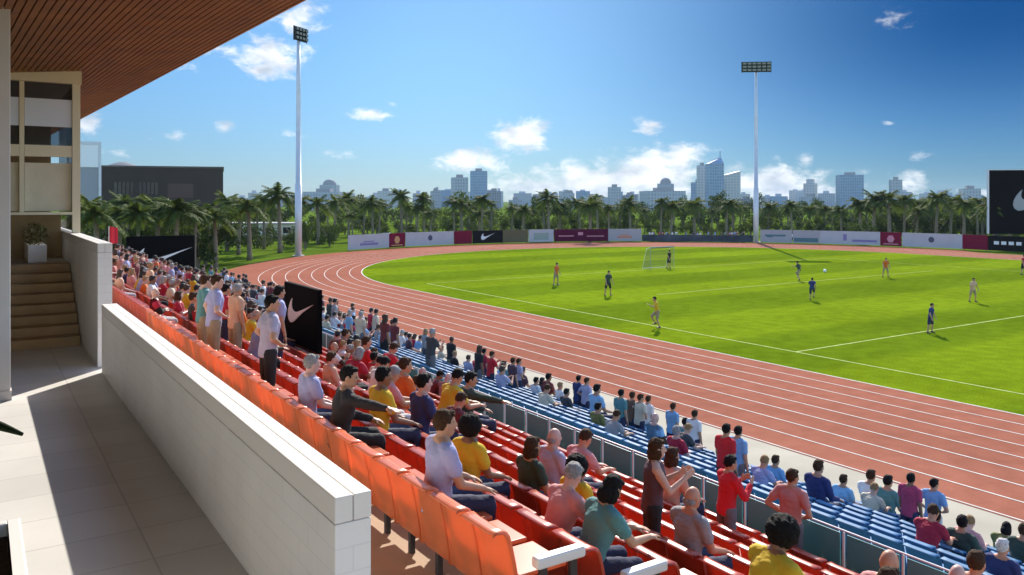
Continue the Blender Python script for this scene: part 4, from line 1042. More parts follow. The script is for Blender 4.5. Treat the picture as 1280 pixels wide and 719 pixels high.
# --- the rest of the crowd, filled seat by seat
rndc = random.Random(23)
WARM = ['red', 'crimson', 'orange', 'maroon', 'brown', 'pink', 'salmon', 'peach', 'cream', 'white', 'lilac', 'charcoal', 'navy', 'yellow']
COOL = ['navy', 'charcoal', 'white', 'light blue', 'sky blue', 'teal', 'grey', 'maroon', 'dark green', 'lavender', 'crimson', 'black', 'cream', 'plum']
cand = []
for col, nrows in (('red', NR), ('blue', NB)):
    for k in range(nrows):
        v, z = zrow(col, k); i = 0
        n = int((UE - .6 - U_START) / .5)
        while i < n:
            u = U_START + .25 + .5 * i; D = depth((v, u, z)); x, y = to_px((v + .2, u, z + 1.2))
            p = 0
            if col == 'red':
                if x < 345: p = (.85 if k > 3 or x < 230 else .28) if k else (.3 if x < 200 else 0)
                elif x < 480: p = (0 if k < 6 else .16) if 345 < x < 412 else (0 if k < 2 else .34 if k < 4 else .60)
                elif x < 560: p = .24 if k > 3 else .08 if k > 2 else 0
                else: p = .012
                if x < 250 and k in (1, 2, 3) and x > 190: p = .22
            else:
                front = k >= 4
                if x < 480: p = .78 if front else .45
                elif x < 600: p = .66 if front else .14
                elif x < 900: p = .16 if front else .05
                else: p = .03 if front else .015
            if (col, k, i) not in TAKEN and rndc.random() < p and 0 < y < 700 and x < 1260:
                cand.append((D, col, k, i, v, u, z, x))
                if rndc.random() < .3: i += 1
            i += 1
cand.sort()
LEFT = 298 - NPEOPLE[0] - 34
indiv, mass = cand[:LEFT], cand[LEFT:]
tally = {}; made = []
for D, col, k, i, v, u, z, x in indiv:
    shirt = rndc.choice(WARM if col == 'red' else COOL); st = rndc.random() < ((.16 if x < 300 else 0.0) if col == 'red' else .30 if x < 640 else 0.0)
    hc = rndc.choice(['black', 'black', 'brown', 'brown', 'fair', 'grey']); skin = rndc.choice(['fair', 'tan', 'tan', 'brown', 'ruddy', 'pink'])
    po = rndc.choice(['stand_rest', 'stand_hips', 'stand_clap', 'stand_rest'] if st else ['sit_rest', 'sit_rest', 'sit_lean', 'sit_clap', 'sit_cross'])
    hair = rndc.choice(['short', 'short', 'bob', 'long', 'short', 'bald' if hc == 'grey' else 'short'])
    tr = rndc.choice(list(TC)); s = rndc.uniform(.86, 1.0)
    rn = (REDN if col == 'red' else BLUEN)[k]
    key = (shirt, hc, st, rn)
    made.append((u, key, dict(D=D, col=col, v=v, u=u, z=z, st=st, po=po, hair=hair, hc=hc, skin=skin, shirt=shirt, tr=tr, s=s)))
    TAKEN.add((col, k, i))
made.sort(key=lambda q: q[0])
cnt = {}
for u, key, a in made: cnt[key] = cnt.get(key, 0) + 1
seen = {}
for u, key, a in made:
    seen[key] = seen.get(key, 0) + 1
    shirt, hc, st, rn = key
    rn = rn.replace(' beside the white wall', '').replace(' above the glass', '').replace(' below the glass', '').replace(' by the track', '')
    lab = '%s %s-haired spectator in %s shirt, %s' % ('standing' if st else 'seated', hc, shirt, rn)
    if cnt[key] > 1: lab = '%s such %s %s-haired spectator in %s shirt from the near end, %s' % (ordinal(seen[key]), 'standing' if st else 'seated', hc, shirt, rn)
    loc = (a['v'] + (.44 if st else .22), u + rndc.uniform(-.08, .08), a['z']); rz = FACE + R(rndc.uniform(-18, 18))
    g = 'spectators in the upper red stand' if a['col'] == 'red' else 'spectators in the lower blue stand'
    if a['D'] < 20:
        person(loc, rz, a['po'], lab, g, skin=a['skin'], shirt=shirt, hair=a['hair'], hcol=hc, trs=a['tr'], s=a['s'], shoes=False)
    else:
        po = {'sit_cross': 'sit_rest', 'stand_hips': 'stand_rest'}.get(a['po'], a['po'])
        o = link('person', tiny_mesh(po, a['skin'], hc, a['hair'] if a['hair'] != 'bald' else 'short', a['tr']), None, loc, rz, SC[shirt], a['s']); tag(o, lab, 'person', g)
# far mass of spectators as one body of crowd
mats_ = {}; mb = MB(); mlist = []
def midx(name, c):
    if name not in mats_: mats_[name] = len(mlist); mlist.append(fixed(name, c, .85))
    return mats_[name]
for D, col, k, i, v, u, z, x in mass:
    sh = rndc.choice(WARM if col == 'red' else COOL); st = rndc.random() < .25
    me = tiny_mesh('stand_rest' if st else 'sit_rest', rndc.choice(['fair', 'tan', 'ruddy']), rndc.choice(['black', 'brown']), 'short', rndc.choice(['navy', 'khaki']))
    a = FACE + R(rndc.uniform(-15, 15)); ca, sa = cos(a), sin(a); s = rndc.uniform(.93, 1.05)
    ox = v + (.44 if st else .22)
    b = len(mb.v)
    mb.v += [(ox + s * (q.co.x * ca - q.co.y * sa), u + s * (q.co.x * sa + q.co.y * ca), z + s * q.co.z) for q in me.vertices]
    mb.f += [tuple(b + j for j in p.vertices) for p in me.polygons]
    tb = [midx(m.name, m.diffuse_color[:3]) if m.name != 'cloth' else midx('crowd_' + sh.replace(' ', '_'), SC[sh]) for m in me.materials]
    mb.m += [tb[p.material_index] for p in me.polygons]
if mass:
    o = mb.build('far_crowd', mlist, smooth=True, fixn=False); tag(o, 'distant packed crowd at the far end of the stand', 'crowd', None, 'stuff')
ALLS = []
for _c, _n in (('red', NR), ('blue', NB)):
    for _k in range(_n):
        _v, _z = zrow(_c, _k)
        for _i in range(int((UE - .6 - U_START) / .5)):
            _u = U_START + .25 + .5 * _i; _p = to_px((_v, _u, _z + .8))
            if _p[1] <= 760 and _p[0] <= 1320: ALLS.append((depth((_v, _u, _z)), _c))
ALLS.sort(); NEARN = {'red': sum(1 for q in ALLS[:296] if q[1] == 'red'), 'blue': sum(1 for q in ALLS[:296] if q[1] == 'blue')}
place_seats('red'); place_seats('blue')

# ------------------------------------------------------------------ players, goal and ball
PL = [(695, 357, 328, 'play_stand', 'orange', 'player in pale orange kit nearest the left side of the pitch', 200, 'khaki'),
      (760, 370, 338, 'play_stand', 'dark green', 'player in dark kit between the two orange ones at the left of the pitch', 180, 'black'),
      (822, 411, 370, 'play_run', 'yellow', 'player in tan yellow kit close to the near touchline', 60, 'khaki'),
      (836, 336, 312, 'play_stand', 'black', 'goalkeeper in dark kit standing in the goal', 200, 'black'),
      (999, 351, 326, 'play_run', 'dark green', 'player in dark green kit just left of the navy player, before the ball', 20, 'khaki'),
      (1015, 376, 347, 'play_run', 'navy', 'player in navy kit with arms out in midfield', 300, 'navy'),
      (1107, 347, 322, 'play_stand', 'orange', 'player in orange-brown kit by the tip of the mast shadow', 150, 'khaki'),
      (1216, 378, 347, 'play_stand', 'peach', 'player in tan kit at the right of the pitch', 160, 'khaki'),
      (1163, 417, 379, 'play_stand', 'navy', 'player in dark navy kit standing by the halfway line', 190, 'navy'),
      (1279, 344, 318, 'play_stand', 'crimson', 'player half cut off by the right edge of the picture', 180, 'black')]
for x, yf, yh, po, sh, lab, rz, tr in PL:
    p = from_px(x, yf, 0.0); D = depth(p); s = max(.92, min(1.12, (yf - yh) / FOC * D / 1.76))
    o = person((p.x, p.y, .006), R(rz), po, lab, 'players on the pitch', skin='tan', shirt=sh, hair='short', hcol='black', trs=tr, legs='shorts', s=s)
t = empty('goal', (VM, G, .006)); 
mb = MB()
for s in (-1, 1): mb.tube((s * 3.66, 0, 0), (s * 3.66, 0, 2.44), .05)
mb.tube((-3.66, 0, 2.44), (3.66, 0, 2.44), .06)
t2 = t; gp = from_px(828, 336, 0.0); t.location = (gp.x, gp.y, .006); t.rotation_euler = (0, 0, 0); t.scale = (.44, .6, .9)
mb.build('goal_frame', mat('goal_paint', (.30, .30, .30), .7), t)
mb = MB()
for s in (-1, 1):
    mb.tube((s * 3.66, 0, 2.40), (s * 3.66, 1.0, 2.3), .03); mb.tube((s * 3.66, 1.0, 2.3), (s * 3.66, 2.0, 0.03), .03)
mb.tube((-3.66, 2.0, .03), (3.66, 2.0, .03), .03); mb.build('back_stay', M['mark'], t)
def net():
    mb = MB(); r = .012
    for i in range(31):
        x = -3.66 + 7.32 * i / 30; mb.path([(x, 0, 2.40), (x, 1.0, 2.28), (x, 2.0, .03)], [r] * 3, 3)
    for j in range(13):
        tt = j / 12; y, z = (tt * 2, 2.40 - .12 * tt * 2) if tt < .5 else (1 + (tt - .5) * 2, 2.28 - (tt - .5) * 4.5)
        mb.tube((-3.66, y, z), (3.66, y, z), r, n=3)
        for s in (-1, 1): mb.tube((s * 3.66, min(y, 1.98), 0.03), (s * 3.66, min(y, 1.98), z), r, n=3)
    return mb
net().build('net', mat('white_net', (.16, .16, .17), .95), t)
tag(t, 'white football goal with net in front of the far track bend', 'goal')
bp = from_px(1031, 338, .2); mb = MB(); mb.ellipsoid((0, 0, .0), (.16, .16, .16), None, 20, 12)
o = mb.build('ball', mat('ball_leather', (.8, .8, .78), .4), None, smooth=True, loc=(bp.x, bp.y, .16)); tag(o, 'white football lying on the grass beside the mast shadow', 'ball')

# ------------------------------------------------------------------ floodlight masts
def mast(x, yb, ytop, yhb, headw, rz, label, rows, cols):
    p = from_px(x, yb, 0.0); D = depth(p); zt = CAMZ + (HY - ytop) / FOC * D; zh = CAMZ + (HY - yhb) / FOC * D
    t = empty('floodlight_mast', (p.x, p.y, -.03)); mb = MB()
    mb.path([(0, 0, 0), (0, 0, 9), (0, 0, 9.01), (0, 0, 20), (0, 0, zh + .4)], [.44, .42, .34, .28, .20], 18); mb.build('pole', M['galv'], t, smooth=True)
    mb = MB(); mb.tube((0, 0, 0), (0, 0, .12), .75, n=20); mb.build('base_plate', M['concrete'], t)
    mt = Matrix.Rotation(rz, 4, 'Z'); h = zt - zh; mb = MB(); w = headw / 2
    for z in [zh + h * i / rows for i in range(rows + 1)]: mb.box(-w, w, -.35, -.25, z - .06, z + .06, M=mt)
    for xx in (-w, 0, w): mb.box(xx - .07, xx + .07, -.33, -.24, zh - .1, zt + .1, M=mt)
    mb.box(-w, w, -.24, -.18, zh, zt, M=mt)
    hd = mb.build('lamp_frame', M['lamp_body'], t)
    cw = headw / cols; rh = h / rows
    for r in range(rows):
        for c in range(cols):
            mb = MB(); x0 = -w + cw * c; z0 = zh + rh * r
            mb.box(x0 + .06, x0 + cw - .06, -.62, -.352, z0 + .08, z0 + rh - .08, 0, mt); mb.box(x0 + .1, x0 + cw - .1, -.64, -.623, z0 + .12, z0 + rh - .12, 1, mt)
            mb.build('lamp', [M['lamp_body'], M['lamp']], hd)
    tag(t, label, 'floodlight', 'floodlight masts'); return t
mast(373, 320, 35, 51, 2.5, R(34), 'tall floodlight mast on the lawn at left, its lamp head seen aslant', 3, 4)
mast(945, 303, 78, 90, 4.7, R(-38), 'tall floodlight mast behind the track boards at right, its lamp head seen square on', 3, 6)

# ------------------------------------------------------------------ boards round the bend
RB = 50.9
def ring_pt(px, r=RB):
    """ground point of the board line (arc, then a straight) seen at pixel column px"""
    best = None
    for i in range(1500):
        a = pi * (.02 + .98 * i / 1499)
        q = (VC - r * cos(a), U0 + r * sin(a))
        e = abs(to_px((*q, 0))[0] - px)
        if best is None or e < best[0]: best = (e, q)
    for i in range(500):
        q = (VC + r, U0 - 60 * i / 499)
        if depth((*q, 0)) < 10: continue
        e = abs(to_px((*q, 0))[0] - px)
        if e < best[0]: best = (e, q)
    return Vector((best[1][0], best[1][1], 0))
BM = {n: mat('board_' + n, c, .7, spec=.1, noise=(.8, .05)) for n, c in dict(white=(.44, .43, .45), crimson=(.17, .006, .03), black=(.004, .004, .005), olive=(.13, .11, .06), pale=(.36, .35, .36), wine=(.085, .005, .030)).items()}
MK = {n: mat('print_' + n, c, .5) for n, c in dict(violet=(.20, .16, .34), gold=(.55, .26, .10), navy=(.05, .05, .10), white=(.7, .7, .7), rose=(.55, .22, .28), teal=(.06, .15, .17), orange=(.5, .2, .12), greenish=(.25, .32, .28), wine=(.2, .02, .06)).items()}
BOARDS = [(435, 486, 'white', 'smear', 'pale board with a violet streak, first at the left end of the row', 'violet'), (486.5, 506, 'crimson', 'crest', 'narrow crimson board with gold print, left of the long white board', 'gold'),
          (506.5, 567, 'white', 'dot', 'long white board with a small dark emblem, between two crimson boards', 'navy'), (567.5, 590, 'crimson', 'plain', 'plain crimson board touching the left of the black tick board', 'rose'),
          (590.5, 628, 'black', 'tick', 'black board with a white tick on the far bend', 'white'), (628.5, 660, 'olive', 'plain', 'dull olive panel just right of the black tick board', 'greenish'),
          (660.5, 692, 'white', 'frame', 'white-framed board with grey-green middle left of the wide wine-red board', 'greenish'), (692.5, 760, 'wine', 'emblem', 'wide wine-red board with a pale pink emblem', 'rose'),
          (760.5, 802, 'pale', 'smear', 'pale board with faint orange print right of the wide wine-red board', 'orange'), (950, 990, 'pale', 'dash', 'pale board with a dark dash right beside the right floodlight mast', 'teal'),
          (990.5, 1024, 'pale', 'low', 'pale board with dark teal lower band', 'teal'), (1024.5, 1100, 'white', 'smear2', 'long pale board with faint violet print left of the red board', 'violet'),
          (1100.5, 1127, 'crimson', 'crest', 'crimson board with pinkish print on the right part of the far bend', 'rose'), (1127.5, 1203, 'white', 'dot', 'long white board with dark emblem between the two crimson boards at right', 'navy'),
          (1203.5, 1235, 'crimson', 'plain', 'crimson board left of the black scoreboard', 'wine'), (1235.5, 1330, 'black', 'word', 'black board with pale print at the right edge of the picture', 'white')]
for x0, x1, bc, mk, lab, mc in BOARDS:
    p, q = ring_pt(x0), ring_pt(x1); d = q - p; L_ = d.length; ang = atan2(d.y, d.x)
    t = empty('advertising_board', (p.x, p.y, .0), ang); Hb = 2.15
    mb = MB(); mb.box(.02, L_ - .02, -.04, .04, .12, Hb); mb.build('panel', BM[bc], t)
    front = lambda x, y, h: (x, -.04 - h, y)
    K = MK[mc]; mb = MB()
    def rect(xa, xb, ya, yb): mb.prism([(xa, ya), (xb, ya), (xb, yb), (xa, yb)], .002, .012, front)
    if mk == 'smear': rect(L_ * .28, L_ * .72, .62, .95); rect(L_ * .36, L_ * .62, 1.05, 1.22)
    if mk == 'smear2': rect(L_ * .40, L_ * .46, .7, 1.7); rect(L_ * .55, L_ * .95, .55, .9)
    if mk == 'crest':
        mb.prism([(L_ * .5 + .55 * cos(a), 1.15 + .6 * sin(a)) for a in [2 * pi * i / 6 for i in range(6)]], .002, .012, front); rect(L_ * .15, L_ * .85, .32, .46)
    if mk == 'dot':
        mb.prism([(L_ * .5 + .42 * cos(2 * pi * i / 16), 1.25 + .42 * sin(2 * pi * i / 16)) for i in range(16)], .002, .012, front)
    if mk == 'frame': rect(L_ * .2, L_ * .8, .45, 1.6)
    if mk == 'emblem': rect(L_ * .44, L_ * .53, 1.15, 1.65); rect(L_ * .08, L_ * .36, .95, 1.12); rect(L_ * .6, L_ * .92, .9, 1.05)
    if mk == 'dash': rect(L_ * .15, L_ * .8, 1.1, 1.4); rect(L_ * .2, L_ * .4, .95, 1.098)
    if mk == 'low': rect(L_ * .05, L_ * .95, .3, .95)
    if mk == 'word':
        for i in range(4): rect(.8 + i * .95, 1.45 + i * .95, .95, 1.4)
    if mk == 'tick':
        pts = [((x - .5) * 2.6 + L_ / 2, (y - .345) * 1.9 + 1.2) for x, y in SW]; mb.prism(pts, .002, .012, front)
    if mb.v: mb.build('printed_mark', K, t)
    for xx in (.2, L_ - .26):
        mb = MB(); mb.box(xx, xx + .06, .045, .10, -.03, Hb - .1); mb.build('leg', M['steel'], t)
    tag(t, lab, 'board', 'boards round the far bend of the track')
# low mesh fence where people stand, between the boards
p, q = ring_pt(802.5), ring_pt(941); d = q - p; L_ = d.length; t = empty('spectator_fence', (p.x, p.y, 0), atan2(d.y, d.x))
for i in range(12):
    mb = MB(); mb.box(L_ * i / 11 - .04, L_ * i / 11 + .04, -.04, .04, -.03, 1.2); mb.build('post', M['steel'], t)
mb = MB(); mb.tube((0, 0, 1.17), (L_, 0, 1.17), .03); mb.tube((0, 0, .62), (L_, 0, .62), .02); mb.tube((0, 0, .12), (L_, 0, .12), .03)
for i in range(150): mb.tube((L_ * i / 149, 0, .12), (L_ * i / 149, 0, 1.17), .012, n=4)
mb.build('railing', M['steel'], t)
mb = MB(); mb.box(.05, L_ - .05, .05, .075, .14, 1.14); mb.build('screen', mat('fence_screen', (.075, .10, .13), .9, spec=.1, noise=(.35, .6)), t)
tag(t, 'low dark screened railing with people behind it between the pale boards', 'fence')
rr = random.Random(4); fx = sorted(rr.uniform(803, 938) for _ in range(34)); FCN = {}
info = []
for x in fx:
    sh = rr.choice(['navy', 'teal', 'light blue', 'charcoal', 'white', 'dark green', 'crimson', 'lilac']); info.append((x, sh)); FCN[sh] = FCN.get(sh, 0) + 1
sn = {}
for x, sh in info:
    sn[sh] = sn.get(sh, 0) + 1; p = ring_pt(x, RB + rr.uniform(.8, 3.0))
    o = link('person', tiny_mesh(rr.choice(['stand_rest', 'stand_clap']), rr.choice(['tan', 'fair', 'brown']), 'black', 'short', rr.choice(['navy', 'black'])), None, (p.x, p.y, -.03), HEAD + pi + R(rr.uniform(-30, 30)), SC[sh], rr.uniform(.95, 1.08))
    lab = 'onlooker in %s shirt at the far railing' % sh if FCN[sh] == 1 else '%s from the left of the onlookers in %s shirts at the far railing' % (ordinal(sn[sh]), sh)
    tag(o, lab, 'person', 'onlookers behind the far railing')

# scoreboard at the right
p = ring_pt(1236, RB + 3.5); q = from_px(1325, D=depth(p) - 1.5, z=0); d = Vector((q.x - p.x, q.y - p.y, 0)); L_ = d.length; D = depth(p)
t = empty('scoreboard', (p.x, p.y, -.03), atan2(d.y, d.x)); zt = CAMZ + (HY - 213) / FOC * D + .03; zb = CAMZ + (HY - 292) / FOC * D
mb = MB(); mb.box(0, L_, -.25, .25, zb, zt); mb.build('screen', M['black'], t)
mb = MB(); mb.box(-.12, -.003, -.27, .27, zb, zt + .1); mb.box(0.0, L_, -.27, .27, zt + .003, zt + .1); mb.build('frame', M['galv'], t)
swoosh('tick_mark', t, lambda x, y, h: (x, -.25 - h, y), 7.0, 5.2, 6.4, zt - 4.2, mat('grey_mark', (.30, .30, .31), .5), .03)
for xx in (.8, L_ - 1.2):
    mb = MB(); mb.box(xx, xx + .4, -.2, .2, 0, zb - .003); mb.build('post', M['steel'], t)
tag(t, 'big black scoreboard with a grey tick mark at the right edge', 'scoreboard')

# ------------------------------------------------------------------ vegetation
def palm_meshes(seed, h, nf=20):
    rnd = random.Random(seed); mb = MB(); pts = []; n = 9; bx, by = rnd.uniform(-.35, .35), rnd.uniform(-.35, .35)
    for i in range(n + 1):
        t = i / n; pts.append((bx * t * t, by * t * t, h * t))
    mb.path(pts, [.26 - .09 * i / n + (.06 if i == 0 else 0) for i in range(n + 1)], 10)
    tr = mb.mesh('trunk', [M['trunk']], smooth=True)
    top = Vector(pts[-1]); mb = MB()
    for f in range(nf):
        a = 2 * pi * f / nf + rnd.uniform(-.2, .2); el = rnd.choice([.95, .65, .35, .1, -.2]) + rnd.uniform(-.12, .12); L_ = rnd.uniform(2.2, 3.0)
        d = Vector((cos(a) * cos(el), sin(a) * cos(el), sin(el))); droop = rnd.uniform(.9, 1.7)
        ns = 12; side0 = Vector((-sin(a), cos(a), 0)); prevq = None
        for i in range(ns + 1):
            t = i / ns; q = top + d * L_ * t + Vector((0, 0, -droop * t * t * (1.1 - el * .3)))
            if prevq is not None:
                w = .03 * (1 - t) + .008; mb.add([prevq - side0 * w, prevq + side0 * w, q + side0 * w, q - side0 * w], [(0, 1, 2, 3)])
                tang = (q - prevq).normalized(); nrm = side0.cross(tang).normalized()
                for s in (-1, 1):
                    for rep in (0, .5):
                        ll = (.62 * sin(pi * (.12 + .82 * t)) + .10) * rnd.uniform(.8, 1.15)
                        b = prevq.lerp(q, rep); tip = b + side0 * s * ll * .80 + tang * ll * .45 - nrm * ll * rnd.uniform(.1, .5) * (1 if nrm.z > 0 else -1)
                        wv = tang * .08
                        mb.add([b - wv, b + wv, tip + wv * .15, tip - wv * .15], [(0, 1, 2, 3)])
            prevq = q
    cr = mb.mesh('crown', [M['frond']], fixn=False)
    return tr, cr
PALMS = [palm_meshes(1, 6.6, 30), palm_meshes(2, 7.4, 34), palm_meshes(3, 5.6, 28), palm_meshes(4, 8.2, 32)]
LAND = [(0, 128, 'the white panel building'), (128, 205, 'the left half of the dark block'), (205, 280, 'the right half of the dark block'), (280, 340, 'the left lawn'), (340, 372, 'the left mast'), (372, 435, 'the lawn right of the left mast'),
        (435, 506, 'the leftmost pale board'), (506, 567, 'the long white board'), (567, 628, 'the black tick board'), (628, 692, 'the olive and framed boards'), (692, 760, 'the wide wine-red board'), (760, 803, 'the orange-print board'),
        (803, 870, 'the left part of the far railing'), (870, 944, 'the right part of the far railing'), (944, 1024, 'the boards by the right mast'), (1024, 1100, 'the long violet-print board'), (1100, 1165, 'the right crimson board'), (1165, 1236, 'the board left of the scoreboard'), (1236, 1400, 'the scoreboard')]
def landmark(x):
    for a, b, n in LAND:
        if a <= x < b: return n
    return 'the boards'
ITEMS = []
rp = random.Random(8)
pal = []
# explicit palms read off the photograph: (px of trunk, px y of crown top, distance)
for x, yt, D in [(112, 240, 96), (133, 255, 84), (182, 240, 86), (208, 246, 90), (232, 252, 98), (262, 250, 92), (284, 240, 112), (312, 240, 95), (322, 252, 120), (350, 228, 108), (372, 242, 150), (398, 242, 128), (418, 244, 140), (436, 240, 150), (455, 248, 160), (474, 246, 150),
                 (502, 236, 150), (530, 240, 152), (568, 244, 148), (586, 250, 158), (602, 242, 145), (640, 252, 160), (655, 254, 150), (686, 238, 146), (700, 250, 165), (725, 246, 158), (747, 242, 150), (775, 250, 160), (788, 246, 149), (826, 244, 146), (842, 252, 165), (868, 246, 150), (908, 248, 152), (925, 254, 170), (960, 250, 160), (990, 250, 150), (1012, 255, 170),
                 (1030, 256, 160), (1052, 254, 150), (1076, 246, 140), (1092, 238, 138), (1112, 236, 135), (1130, 240, 140), (1142, 248, 150), (1170, 236, 134), (1188, 242, 140), (1205, 244, 130), (1222, 246, 138), (1244, 244, 116), (1262, 250, 120),
                 (160, 258, 110), (246, 262, 118), (300, 258, 135), (338, 256, 140), (410, 258, 175), (520, 258, 180), (612, 260, 175), (668, 258, 178), (760, 258, 180), (806, 258, 176), (890, 258, 180), (1040, 258, 175), (1120, 254, 165), (1156, 250, 155), (1212, 254, 160)]:
    p = from_px(x, D=D, z=0); h = CAMZ + (HY - yt) / FOC * D
    pal.append((x, D, p, h))
for x, yt, D in [(444 + 19.5 * i + rp.uniform(-6, 6), rp.uniform(245, 263), rp.uniform(134, 168)) for i in range(42) if i % 4 != 2 and not (i % 2 and 18 < i < 33)] + [(104, 250, 74), (122, 244, 68), (148, 250, 78), (172, 252, 74), (196, 248, 80), (220, 244, 77), (243, 256, 80), (150, 240, 100), (270, 254, 84), (298, 246, 104), (330, 238, 116)]:
    p = from_px(x, D=D, z=0); pal.append((x, D, p, CAMZ + (HY - yt) / FOC * D))
for x, D, p, h in pal:
    pi_ = rp.randrange(4); tr, cr = PALMS[pi_]; base_h = (6.6, 7.4, 5.6, 8.2)[pi_] + 1.3; s = h / base_h * rp.uniform(.97, 1.04)
    t = empty('palm_tree', (p.x, p.y, -.03), rp.uniform(0, 6.28), s); link('trunk', tr, t); link('crown', cr, t)
    ITEMS.append((landmark(x), 'palm', x, D, t))
# bushes and broad-leaved trees
def bush_mesh(seed, r=2.4, h=3.0, n=900):
    rnd = random.Random(seed); mb = MB()
    for c in range(11):
        a = rnd.uniform(0, 6.28); q = rnd.uniform(.1, .85) * r; cz = rnd.uniform(.25, .85) * h
        leaf_blob(mb, (cos(a) * q, sin(a) * q, cz), (rnd.uniform(.5, 1.0), rnd.uniform(.5, 1.0), rnd.uniform(.4, .8)), n // 11, .17, seed * 50 + c)
    mt = MB()
    for c in range(5):
        a = rnd.uniform(0, 6.28); mt.path([(0, 0, 0), (cos(a) * .3, sin(a) * .3, h * .35), (cos(a) * r * .5, sin(a) * r * .5, h * .75)], [.12, .08, .03], 6)
    return mt.mesh('trunk', [M['trunk']]), mb.mesh('crown', [M['bush']], fixn=False)
BUSH = [bush_mesh(i) for i in range(3)]
bl = [(x + rp.uniform(-6, 6), rp.uniform(112, 135) if x < 415 else rp.uniform(150, 178), rp.uniform(.7, 1.15)) for x in range(100, 1300, 12)]
bl += [(x + rp.uniform(-5, 5), rp.uniform(78, 102), rp.uniform(1.0, 1.5)) for x in range(104, 275, 9)]
bl += [(x + rp.uniform(-5, 5), rp.uniform(130, 160), rp.uniform(1.1, 1.6)) for x in range(1080, 1260, 17)]
bl += [(x + rp.uniform(-5, 5), rp.uniform(190, 240), rp.uniform(1.6, 2.3)) for x in range(110, 1270, 24)]
for x, D, s in bl:
    p = from_px(x, D=D, z=0)
    if (p.x - 1.7) ** 2 < 100 and p.y < 66: continue
    tr, cr = rp.choice(BUSH); t = empty('leafy_tree', (p.x, p.y, -.03), rp.uniform(0, 6.28), s); t.scale = (s, s, s * rp.uniform(.9, 1.4)); link('trunk', tr, t); link('crown', cr, t)
    ITEMS.append((landmark(x), 'tree', x, D, t))
for kind, word, cat, grp in (('palm', 'palm tree', 'palm', 'palms round the stadium'), ('tree', 'bushy green tree', 'tree', 'leafy trees round the stadium')):
    byl = {}
    for l, k, x, D, t in ITEMS:
        if k == kind: byl.setdefault(l, []).append((x, t))
    for l, q in byl.items():
        q.sort(key=lambda z: z[0])
        for i, (x, t) in enumerate(q):
            pre = '' if len(q) == 1 else ('leftmost ' if i == 0 else 'rightmost ' if i == len(q) - 1 else ordinal(i + 1) + ' from left ')
            tag(t, '%s%s by or beyond %s' % (pre, word, l), cat, grp)

# ------------------------------------------------------------------ buildings
def win_mat(name, base, glass, bw, bh, frame=.35):
    m = grid_mat(name, glass, tuple(c * .8 for c in glass), base, bw, bh, frame, 0.0, 'XZ', .4, .06, 0, .02); 
    N = m.node_tree.nodes
    tc = [n for n in N if n.type == 'TEX_COORD'][0]; sp = [n for n in N if n.type == 'SEPXYZ'][0]; cb = [n for n in N if n.type == 'COMBXYZ'][0]
    ad = N.new('ShaderNodeMath'); ad.operation = 'ADD'; m.node_tree.links.new(sp.outputs['X'], ad.inputs[0]); m.node_tree.links.new(sp.outputs['Y'], ad.inputs[1]); m.node_tree.links.new(ad.outputs[0], cb.inputs[0])
    return m
TWM = [win_mat('tower_facade_grey', (.36, .40, .46), (.27, .31, .37), 2.0, 2.3, .45), win_mat('tower_facade_blue', (.25, .35, .48), (.17, .27, .40), 1.8, 2.3, .25), win_mat('tower_facade_pale', (.46, .47, .49), (.34, .37, .41), 2.3, 2.2, .6), win_mat('tower_facade_dark', (.24, .27, .32), (.17, .20, .25), 2.0, 2.2, .35)]  # distant haze painted in: pale bluish walls, low window contrast
M['roofgrey'] = mat('roof_grey', (.3, .3, .3), .8)
TOW = [(564, 585, 222, 0, 'flat', 'pale grey slab tower left of the taller blue-grey one'), (588, 609, 214, 1, 'flat', 'blue-grey slab tower, tallest on the left half of the skyline'), (609, 626, 239, 3, 'flat', 'low dark block at the right foot of the blue-grey slab'),
       (538, 551, 239, 0, 'flat', 'small grey block left of the two slab towers'), (472, 492, 239, 2, 'flat', 'low pale block seen over palms right of the left mast'), (400, 424, 224, 0, 'dome', 'grey domed tower just right of the left mast'), (380, 432, 240, 0, 'flat', 'long low grey block below the domed tower'),
       (666, 690, 243, 3, 'flat', 'low dark block behind palms above the wide wine-red board'), (704, 718, 238, 0, 'crown', 'small stepped tower left of the cloud bank'), (760, 776, 234, 0, 'flat', 'grey mid-rise block in the middle of the skyline'), (800, 855, 239, 0, 'flat', 'wide low grey block under the domed mid-rise'),
       (822, 842, 222, 0, 'dome', 'grey mid-rise with rounded top, centre of the skyline'), (864, 882, 228, 1, 'flat', 'shorter blue block at the left foot of the tall pointed tower'), (871, 884, 207, 2, 'flat', 'pale slim tower behind the tall pointed tower'), (882, 904, 197, 1, 'spike', 'tallest blue-grey tower with a pointed corner, left of the right mast'),
       (904, 925, 214, 2, 'slant', 'pale tower with slanting top right of the tallest tower'), (922, 944, 249, 3, 'flat', 'low dark block just left of the right mast'), (946, 966, 252, 2, 'flat', 'low brownish block just right of the right mast'), (1005, 1021, 224, 2, 'step', 'slim pale tower under the round cloud'), (1000, 1026, 246, 0, 'flat', 'lower wing at the foot of the slim pale tower'),
       (1046, 1078, 219, 1, 'flat', 'broad blue glass tower on the right of the skyline'), (1112, 1127, 225, 0, 'flat', 'slim grey tower rising behind the right palms'), (1200, 1224, 236, 0, 'flat', 'hazy grey block left of the scoreboard'), (636, 652, 250, 0, 'flat', 'small grey block between the slab towers and the wine-red board'), (730, 748, 246, 2, 'flat', 'low pale block beside the small stepped tower'), (778, 796, 244, 3, 'flat', 'low dark block right of the grey mid-rise')]
rt = random.Random(3)
